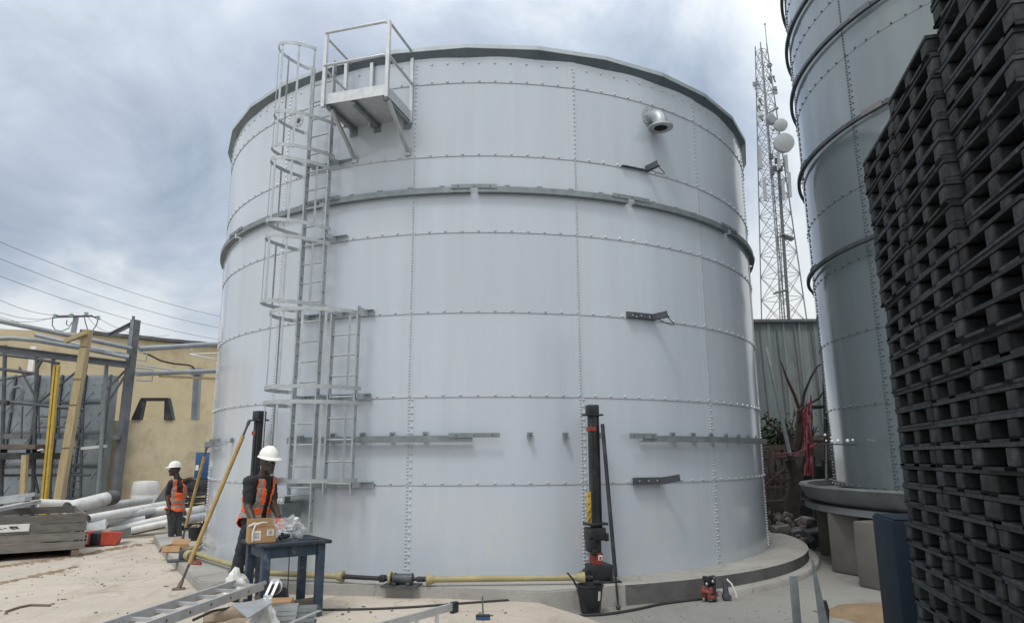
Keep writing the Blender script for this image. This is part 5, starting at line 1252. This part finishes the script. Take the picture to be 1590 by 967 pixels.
for px, y0, y1, w in ((1180.5, 226, 262, 5), (1187.5, 276, 312, 4.5), (1221, 241, 268, 4.5), (1226, 268, 306, 4.5), (1216, 280, 310, 4), (1209, 236, 262, 4)):
    p, q = V(px+1, y1, 41.2), V(px-1, y0, 41.2); part(mt, 'panel_aerial', 'dish_grey', lambda b: b.bar(p, q, w/FPX*41.5, .12, (0, -1, 0)))
    part(mt, 'aerial_arm', 'mast_steel', lambda b: [b.tube([lerp(p, q, f), lerp(p, q, f) + Vector((.45 if px < 1195 else -.45, .5, 0))], .03, 5) for f in (.2, .8)])
for px, py in ((1171, 131), (1174, 136), (1176, 129), (1204, 138), (1205, 143)):
    p = V(px, py, 41.3); part(mt, 'small_aerial', 'mast_steel', lambda b: (b.box(p, (.16, .1, .3)), b.tube([p, p + Vector((.5 if px < 1190 else -.4, .3, 0))], .025, 5)))
for (x0, y0), (x1, y1) in (((1213, 365), (1232, 372)), ((1203, 455), (1222, 450))): part(mt, 'platform', 'mast_steel', lambda b: b.bar(V(x0, y0, 41.6), V(x1, y1, 41.6), .6, .08))
for px, py in ((1197, 243), (1206, 250), (1212, 262), (1203, 262), (1199, 268)): part(mt, 'radio_unit', 'mast_dark', lambda b: b.box(V(px, py, 41.5), (.22, .18, .36)))

# ------------------------------------------------------------------ people
def seg_dist(p, a, b):
    ab = b-a; t = max(0, min(1, (p-a).dot(ab)/ab.length_squared)); return (p-(a+ab*t)).length, t
def person(J, label, face, mats, vest_fn, vox, helmet_tilt=(0, 0, 1), S=1.0, group=None, gloves=False, hand_dirs=None, hscale=1.0):
    face = Vector(face).normalized(); side = face.cross(zz).normalized()     # side = person's right hand
    up = zz
    b = MB(); seg = []
    def cap(tag_, a, c, r0, r1): b.capsule(a, c, r0*S, r1*S, 14); seg.append((tag_, Vector(a), Vector(c), (r0+r1)/2*S))
    def ell(c, r, f=face, s=side, u=up): b.ell(c, s*r[0]*S, f*r[1]*S, u*r[2]*S, 18, 14)
    pel, ch, nk, hd = J['pelvis'], J['chest'], J['neck'], J['head']
    ts = (ch-pel).normalized()
    shl = (J['sr']-J['sl']).normalized(); tf = shl.cross(ts).normalized()
    if tf.dot(face) < 0: tf = -tf
    def tell(c, r): b.ell(c, shl*r[0]*S, tf*r[1]*S, ts*r[2]*S, 20, 14)
    tell(pel, (.175, .125, .14)); tell(lerp(pel, ch, .4), (.16, .115, .16)); tell(lerp(pel, ch, .75), (.175, .12, .18)); tell(ch, (.18, .12, .14))
    tell(lerp(ch, nk, .45), (.165, .09, .10)); tell(lerp(ch, nk, .7), (.10, .075, .08))
    seg.append(('hips', Vector(pel) - ts*.05, Vector(pel) + ts*.02, .13*S)); seg.append(('torso', lerp(pel, ch, .3), Vector(ch) + ts*.10, .13*S))
    cap('torso', lerp(ch, nk, .5), J['sr'], .08, .072); cap('torso', lerp(ch, nk, .5), J['sl'], .08, .072)
    cap('head', lerp(ch, nk, .75), lerp(nk, hd, .55), .066, .06)
    # head
    HS = S*hscale; S0 = S
    hf, hs = face, side
    def hell(c, r): b.ell(c, side*r[0]*HS, face*r[1]*HS, up*r[2]*HS, 18, 14)
    hell(hd, (.073, .092, .108)); hell(hd + hf*.025*HS - up*.055*HS, (.056, .066, .062)); hell(hd - hf*.02*HS + up*.02*HS, (.074, .088, .09))
    b.capsule(hd + hf*.088*HS + up*.008*HS, hd + hf*.104*HS - up*.025*HS, .011*HS, .018*HS, 8)          # nose
    hell(hd + hf*.083*HS - up*.058*HS, (.028, .016, .008)); hell(hd + hf*.083*HS - up*.070*HS, (.026, .015, .009)); hell(hd + hf*.072*HS - up*.098*HS, (.028, .024, .02))
    hell(hd + hf*.080*HS + up*.028*HS, (.05, .014, .010))
    for s_ in (-1, 1): hell(hd + hs*s_*.074*HS - hf*.012*HS - up*.012*HS, (.010, .020, .033))
    seg.append(('head', hd - up*.06*HS, hd + up*.04*HS, .085*HS))
    for k in ('r', 'l'):
        sh_, el, wr = J['s'+k], J['e'+k], J['w'+k]
        mid = lerp(sh_, el, .68)
        cap('sleeve', sh_, mid, .066, .058); cap('arm', mid, el, .047, .043); cap('arm', el, lerp(el, wr, .3), .044, .045); cap('arm', lerp(el, wr, .3), wr, .045, .028)
        hdir = (hand_dirs or {}).get(k) or (wr-el).normalized(); hdir = Vector(hdir).normalized()
        pn_ = hdir.cross(side if abs(hdir.dot(side)) < .8 else face).normalized(); ps = hdir.cross(pn_).normalized()
        pc_ = wr + hdir*.05*S
        b.ell(pc_, ps*.042*S, pn_*.019*S, hdir*.055*S, 14, 10); seg.append(('hand', wr + hdir*.02*S, wr + hdir*.17*S, .03*S))
        cu = pn_ if k == 'r' else -pn_
        if cu.dot(face) < 0: cu = -cu
        for i, (off, ln) in enumerate(((-.030, .072), (-.010, .082), (.010, .076), (.029, .060))):
            r_ = .0098*S; p0 = pc_ + ps*off*S + hdir*.035*S; p1 = p0 + (hdir*.92 + cu*.25 + ps*off*1.5).normalized()*ln*.5*S; p2 = p1 + (hdir*.6 + cu*.8).normalized()*ln*.38*S; p3 = p2 + (hdir*.15 + cu).normalized()*ln*.28*S
            b.capsule(p0, p1, r_*1.1, r_, 8); b.capsule(p1, p2, r_, r_*.92, 8); b.capsule(p2, p3, r_*.92, r_*.8, 8)
        t0 = wr + hdir*.025*S + ps*.028*S; t1 = t0 + (hdir*.7 + ps*.8 + cu*.3).normalized()*.045*S; t2 = t1 + (hdir + cu*.5).normalized()*.035*S
        b.capsule(t0, t1, .015*S, .012*S, 8); b.capsule(t1, t2, .012*S, .0095*S, 8)
        hp_, kn, an, to = J['h'+k], J['k'+k], J['a'+k], J['t'+k]
        cap('leg', hp_, lerp(hp_, kn, .5), .102, .09); cap('leg', lerp(hp_, kn, .5), kn, .09, .068); cap('leg', kn, lerp(kn, an, .4), .068, .068); cap('leg', lerp(kn, an, .4), lerp(kn, an, .93), .068, .062)
        td = (to-an); td.z = 0; td.normalize(); sd = td.cross(zz)
        cap('boot', lerp(kn, an, .72), an, .052, .05)
        b.ell(an + td*.05*S - zz*.045*S, sd*.048*S, td*.145*S, zz*.048*S, 16, 10); b.ell(an + td*.02*S - zz*.07*S, sd*.045*S, td*.12*S, zz*.022*S, 16, 8)
        seg.append(('boot', an - td*.05*S - zz*.05*S, an + td*.16*S - zz*.055*S, .05*S))
    # one continuous skin: voxel union, then smoothing
    bm = b.bm; bmesh.ops.recalc_face_normals(bm, faces=bm.faces)
    me = bpy.data.meshes.new('body_raw'); bm.to_mesh(me); bm.free(); tmp = bpy.data.objects.new('tmp', me); COL.objects.link(tmp)
    rm_ = tmp.modifiers.new('r', 'REMESH'); rm_.mode = 'VOXEL'; rm_.voxel_size = vox
    sm = tmp.modifiers.new('s', 'SMOOTH'); sm.factor = .5; sm.iterations = 3
    dg = bpy.context.evaluated_depsgraph_get(); dg.update(); me2 = bpy.data.meshes.new_from_object(tmp.evaluated_get(dg)); bpy.data.objects.remove(tmp); bpy.data.meshes.remove(me)
    bm = bmesh.new(); bm.from_mesh(me2); bpy.data.meshes.remove(me2)
    order = ['head', 'torso', 'hips', 'sleeve', 'arm', 'hand', 'leg', 'boot']; mi = {'head': 0, 'torso': 1, 'hips': 2, 'sleeve': 1, 'arm': 0, 'hand': 4 if gloves else 0, 'leg': 2, 'boot': 3}
    tagf = {}
    bm.normal_update()
    vest = MB(); vmap = {}
    for f in bm.faces:
        c = f.calc_center_median(); best = min(((seg_dist(c, a, d)[0] - r), t) for t, a, d, r in seg)[1]
        f.material_index = mi[best]; tagf[f.index] = best; f.smooth = True
    ctx = dict(pel=pel, ch=ch, nk=nk, ts=ts, shl=shl, tf=tf, face=face, S=S)
    # folds in the cloth
    for v in bm.verts:
        t = {tagf.get(f.index) for f in v.link_faces}
        if t & {'leg', 'torso', 'sleeve', 'hips'} and not t & {'head', 'hand'}:
            v.co += v.normal*(  .006*S*noise.noise(Vector((v.co.x*9, v.co.y*9, v.co.z*22))) + .006*S*noise.noise(v.co*34))
    for f in bm.faces:
        if tagf[f.index] not in ('torso', 'hips'): continue
        mi_ = vest_fn(f.calc_center_median(), f.normal, ctx)
        if mi_ is None: continue
        vs = []
        for v in f.verts:
            if v.index not in vmap:
                h = (v.co-pel).dot(ts); flare = .022*S + .02*S*max(0, min(1, (.12-h)/.2))
                vmap[v.index] = vest.v(v.co + v.normal*(flare + .004*noise.noise(v.co*14)))
            vs.append(vmap[v.index])
        vest.mat(mi_).face(vs)
    root = empty('person', ((J['ar'].x+J['al'].x)/2, (J['ar'].y+J['al'].y)/2, J['ar'].z-.09*S), label, 'person', group)
    bo = MB(); bo.bm.free(); bo.bm = bm
    body = bo.build('body', mats + (['glove_red'] if gloves else []), root, smooth=80, recalc=False)
    vo = vest.build('vest', ['vest_orange', 'vest_band', 'vest_dark'], root, smooth=60, recalc=False)
    so = vo.modifiers.new('thick', 'SOLIDIFY'); so.thickness = .008; so.offset = 1
    # eyes
    def eyes(b2_):
        for s_ in (-1, 1): b2_.ell(hd + face*.079*HS + side*s_*.031*HS + zz*.010*HS, side*.012*HS, face*.010*HS, zz*.007*HS, 10, 8)
    part(root, 'eyes', 'eye_white', eyes)
    # helmet
    hu = Vector(helmet_tilt).normalized(); hf_ = (face - hu*face.dot(hu)).normalized(); hs_ = hf_.cross(hu)
    hc = hd + hu*.058*HS
    def hel(b2_):
        n = 36; rings = []
        for j in range(9):
            t = (PI/2)*(j/8); rr = math.cos(t)**.85 if j < 8 else .02; zz_ = math.sin(t)
            rings.append([hc + (hf_*.118*math.cos(2*PI*k/n) + hs_*.098*math.sin(2*PI*k/n))*rr*HS*1.04 + hu*.112*zz_*HS for k in range(n)])
        b2_.loops(rings, True, False, True)
        brim = [[], [], [], []]
        for k in range(n):
            a_ = 2*PI*k/n; fw = max(0, math.cos(a_)); e = .012 + .045*fw**2.2
            p = hc + (hf_*.118*math.cos(a_) + hs_*.098*math.sin(a_))*HS*1.04
            o = hc + (hf_*(.118+e)*math.cos(a_) + hs_*(.098+e)*math.sin(a_))*HS*1.04 - hu*(.008 + .012*fw)*HS
            brim[0].append(p + hu*.006*HS); brim[1].append(o + hu*.004*HS); brim[2].append(o - hu*.003*HS); brim[3].append(p - hu*.004*HS)
        b2_.loops(brim + [brim[0]], True, False, False)
        for s_ in (-.28, 0, .28): b2_.tube([hc + hu*.112*HS*math.sin(t) + (hf_*.118*math.cos(t)*HS*1.03) * (1 if s_ == 0 else .95) + hs_*s_*.08*HS for t in [PI*.12 + PI*.76*k/12 for k in range(13)]], .006*HS, 6)
    part(root, 'helmet', 'helmet', hel)
    return root
def vest_front(c, n, X):
    h = (c-X['pel']).dot(X['ts']); s_ = (c - X['ch']).dot(X['shl']); f = (c - lerp(X['pel'], X['ch'], .5)).dot(X['tf']); S = X['S']
    top = (X['nk']-X['pel']).dot(X['ts'])
    if h < -.13*S or h > top - .045*S: return None
    gap = .032*S + .030*S*max(0, min(1, (h-.3*S)/.2))
    if f > 0 and abs(s_ - .0) < gap: return None
    if abs(s_) > .142*S and h > .27*S: return None
    if h > .36*S and abs(s_) < .055*S: return None
    if .035*S < h < .085*S or .155*S < h < .205*S: return 1
    if h > .20*S and (.085*S < abs(s_) < .125*S): return 1
    return 0
# near worker, behind the table
W = 9.0
J = dict(pelvis=V(396, 806, W), chest=V(403.5, 762, W-.03), neck=V(410, 736.5, W-.07), head=V(416.5, 717, W-.11),
         sr=V(387, 747.5, W-.22), sl=V(421, 748, W+.12), er=V(384.5, 786, W-.24), wr=V(395, 813, W-.42), el=V(424.5, 783, W+.02), wl=V(432.5, 801, W-.17),
         hr=V(389.5, 817, W-.08), hl=V(402, 817, W+.08), kr=V(374, 858, W-.02), kl=V(406, 863, W+.06), ar=V(360, 915, W+.02), al=V(404, 920, W+.02),
         tr=V(374, 922, W-.18), tl=V(420, 928, W-.14))
for k in ('ar', 'al'): J[k].z = .095
person(J, 'worker in white helmet and orange vest standing behind the blue table, one red glove', (.72, -.66, -.12), ['skin', 'shirt_dark', 'trousers_navy', 'boot'], vest_front, .0085, (.10, -.10, 1), 1.09, None, True, {'l': (.22, -.15, -1), 'r': (.6, -.4, -.7)}, 1.06)
W = 15.0
J = dict(pelvis=V(271.5, 791, W), chest=V(276.5, 757, W), neck=V(276, 742, W), head=V(271.5, 728.8, W-.02),
         sr=V(265.5, 750, W-.13), sl=V(287, 748, W+.05), er=V(259, 769, W-.1), wr=V(263, 788, W-.18), el=V(297, 742.5, W-.10), wl=V(304.5, 745, W-.22),
         hr=V(267, 796, W-.06), hl=V(276, 796, W+.06), kr=V(266.5, 817, W-.06), kl=V(276.5, 817.5, W+.05), ar=V(265.5, 838, W-.02), al=V(278, 838, W+.08),
         tr=V(258, 841, W-.2), tl=V(272, 841, W-.12))
for k in ('ar', 'al'): J[k].z = .09
def vest_side(c, n, X):
    h = (c-X['pel']).dot(X['ts']); s_ = (c - X['ch']).dot(X['shl']); f = (c - lerp(X['pel'], X['ch'], .5)).dot(X['tf'])
    if h < -.02 or (f > 0 and -.06 < s_ < .10): return None
    return vest_front(c, n, X)
person(J, 'far worker in white helmet, orange vest and grey trousers, holding a yellow prop pole', (-.80, -.58, -.05), ['skin', 'shirt_dark', 'trousers_grey', 'boot'], vest_side, .010, (-.02, 0, 1), .98, None, False, {'l': (1, -.2, .1), 'r': (.1, -.3, -1)}, 1.08)

# ------------------------------------------------------------------ sky and light
w = bpy.data.worlds.new('World'); SC.world = w; w.use_nodes = True; nt = w.node_tree; nt.nodes.clear()
nn = lambda t, **k: (lambda x: ([x.inputs[a].__setattr__('default_value', v) if a in x.inputs else setattr(x, a, v) for a, v in k.items()], x)[1])(nt.nodes.new(t))
lk = nt.links.new
SUN_EL, SUN_AZ = rad(60), rad(205)
sky = nn('ShaderNodeTexSky', sky_type='NISHITA', sun_disc=False, sun_elevation=SUN_EL, sun_rotation=SUN_AZ, dust_density=3.0, air_density=1.2)
tc = nn('ShaderNodeTexCoord'); sx = nn('ShaderNodeSeparateXYZ'); lk(tc.outputs['Generated'], sx.inputs['Vector'])
def mth(op, a, b=None, clamp=False):
    x = nt.nodes.new('ShaderNodeMath'); x.operation = op; x.use_clamp = clamp
    for i, v in enumerate((a, b)):
        if v is None: continue
        if isinstance(v, (int, float)): x.inputs[i].default_value = v
        else: lk(v, x.inputs[i])
    return x.outputs[0]
def cramp(f, els):
    r = nt.nodes.new('ShaderNodeValToRGB'); e = r.color_ramp.elements
    while len(e) < len(els): e.new(.5)
    for i, (p, c) in enumerate(els): e[i].position = p; e[i].color = L(c)
    lk(f, r.inputs['Fac']); return r.outputs['Color']
def cmix(f, a, b, mode='MIX'):
    x = nt.nodes.new('ShaderNodeMix'); x.data_type = 'RGBA'; x.blend_type = mode
    for s_, v in ((x.inputs['Factor'], f), (x.inputs['A'], a), (x.inputs['B'], b)):
        if isinstance(v, (int, float)): s_.default_value = v
        elif isinstance(v, tuple): s_.default_value = L(v)
        else: lk(v, s_)
    return x.outputs['Result']
zc = mth('ADD', mth('MAXIMUM', sx.outputs['Z'], 0.0), .85)
cmb = nn('ShaderNodeCombineXYZ'); lk(mth('DIVIDE', sx.outputs['X'], zc), cmb.inputs['X']); lk(mth('DIVIDE', sx.outputs['Y'], zc), cmb.inputs['Y'])
def cn(scale, det, rough, off, dist=.4):
    mp_ = nn('ShaderNodeMapping'); mp_.inputs['Location'].default_value = off; lk(cmb.outputs['Vector'], mp_.inputs['Vector'])
    x = nt.nodes.new('ShaderNodeTexNoise'); x.inputs['Scale'].default_value = scale; x.inputs['Detail'].default_value = det; x.inputs['Roughness'].default_value = rough; x.inputs['Distortion'].default_value = dist
    lk(mp_.outputs['Vector'], x.inputs['Vector']); return x.outputs['Fac']
big, small = cn(2.2, 3, .5, (3.1, .4, 0)), cn(5.0, 8, .6, (1.7, 5.2, 0), .5)
den = mth('ADD', mth('MULTIPLY', big, .62), mth('MULTIPLY', small, .38))
# brighter towards the veiled sun
sd = Vector((math.sin(SUN_AZ)*math.cos(SUN_EL), math.cos(SUN_AZ)*math.cos(SUN_EL), math.sin(SUN_EL)))
dp = nt.nodes.new('ShaderNodeVectorMath'); dp.operation = 'DOT_PRODUCT'; lk(tc.outputs['Generated'], dp.inputs[0]); dp.inputs[1].default_value = sd
glow = mth('POWER', mth('MAXIMUM', dp.outputs['Value'], 0.0), 1.3)
den2 = mth('SUBTRACT', mth('SUBTRACT', den, mth('MULTIPLY', glow, .10)), mth('MULTIPLY', mth('MAXIMUM', sx.outputs['X'], 0.0), .30))
K = 1/.10
cl = cramp(den2, [(.38, (1.06, 1.10, 1.13)), (.45, (.88, .95, 1.02)), (.52, (.60, .69, .82)), (.61, (.40, .48, .615))])
cl = cmix(1.0, cl, (K, K, K), 'MULTIPLY')
gl = cmix(mth('MULTIPLY', glow, .85), cl, (1.45*K, 1.45*K, 1.43*K))
zb = mth('ADD', .92, mth('MULTIPLY', mth('MAXIMUM', sx.outputs['Z'], 0.0), .65))
cz3 = nn('ShaderNodeCombineXYZ'); [lk(zb, cz3.inputs[i]) for i in range(3)]
gl = cmix(1.0, gl, cz3.outputs['Vector'], 'MULTIPLY')
fin = cmix(.96, sky.outputs['Color'], gl)
hz = mth('SUBTRACT', 1.0, mth('MULTIPLY', mth('ABSOLUTE', sx.outputs['Z']), 5.0), True)
fin = cmix(mth('MULTIPLY', hz, .45), fin, (.84*K, .92*K, 1.0*K))
bg = nn('ShaderNodeBackground', Strength=.10); lk(fin, bg.inputs['Color']); ow = nn('ShaderNodeOutputWorld'); lk(bg.outputs[0], ow.inputs['Surface'])
sl_ = bpy.data.lights.new('sun', 'SUN'); sl_.energy = 1.5; sl_.angle = rad(12); sl_.color = (1, .96, .9)
so_ = bpy.data.objects.new('sun', sl_); COL.objects.link(so_); so_.rotation_euler = (-sd).to_track_quat('-Z', 'Y').to_euler(); so_.location = sd*60

SC.render.engine = 'CYCLES'
SC.view_settings.view_transform = 'Standard'; SC.view_settings.look = 'None'; SC.view_settings.exposure = -0.33; SC.view_settings.gamma = 1.0; SC.view_settings.use_curve_mapping = False
SC.cycles.use_denoising = True; SC.cycles.max_bounces = 8
SC.render.resolution_x = 1024; SC.render.resolution_y = 622
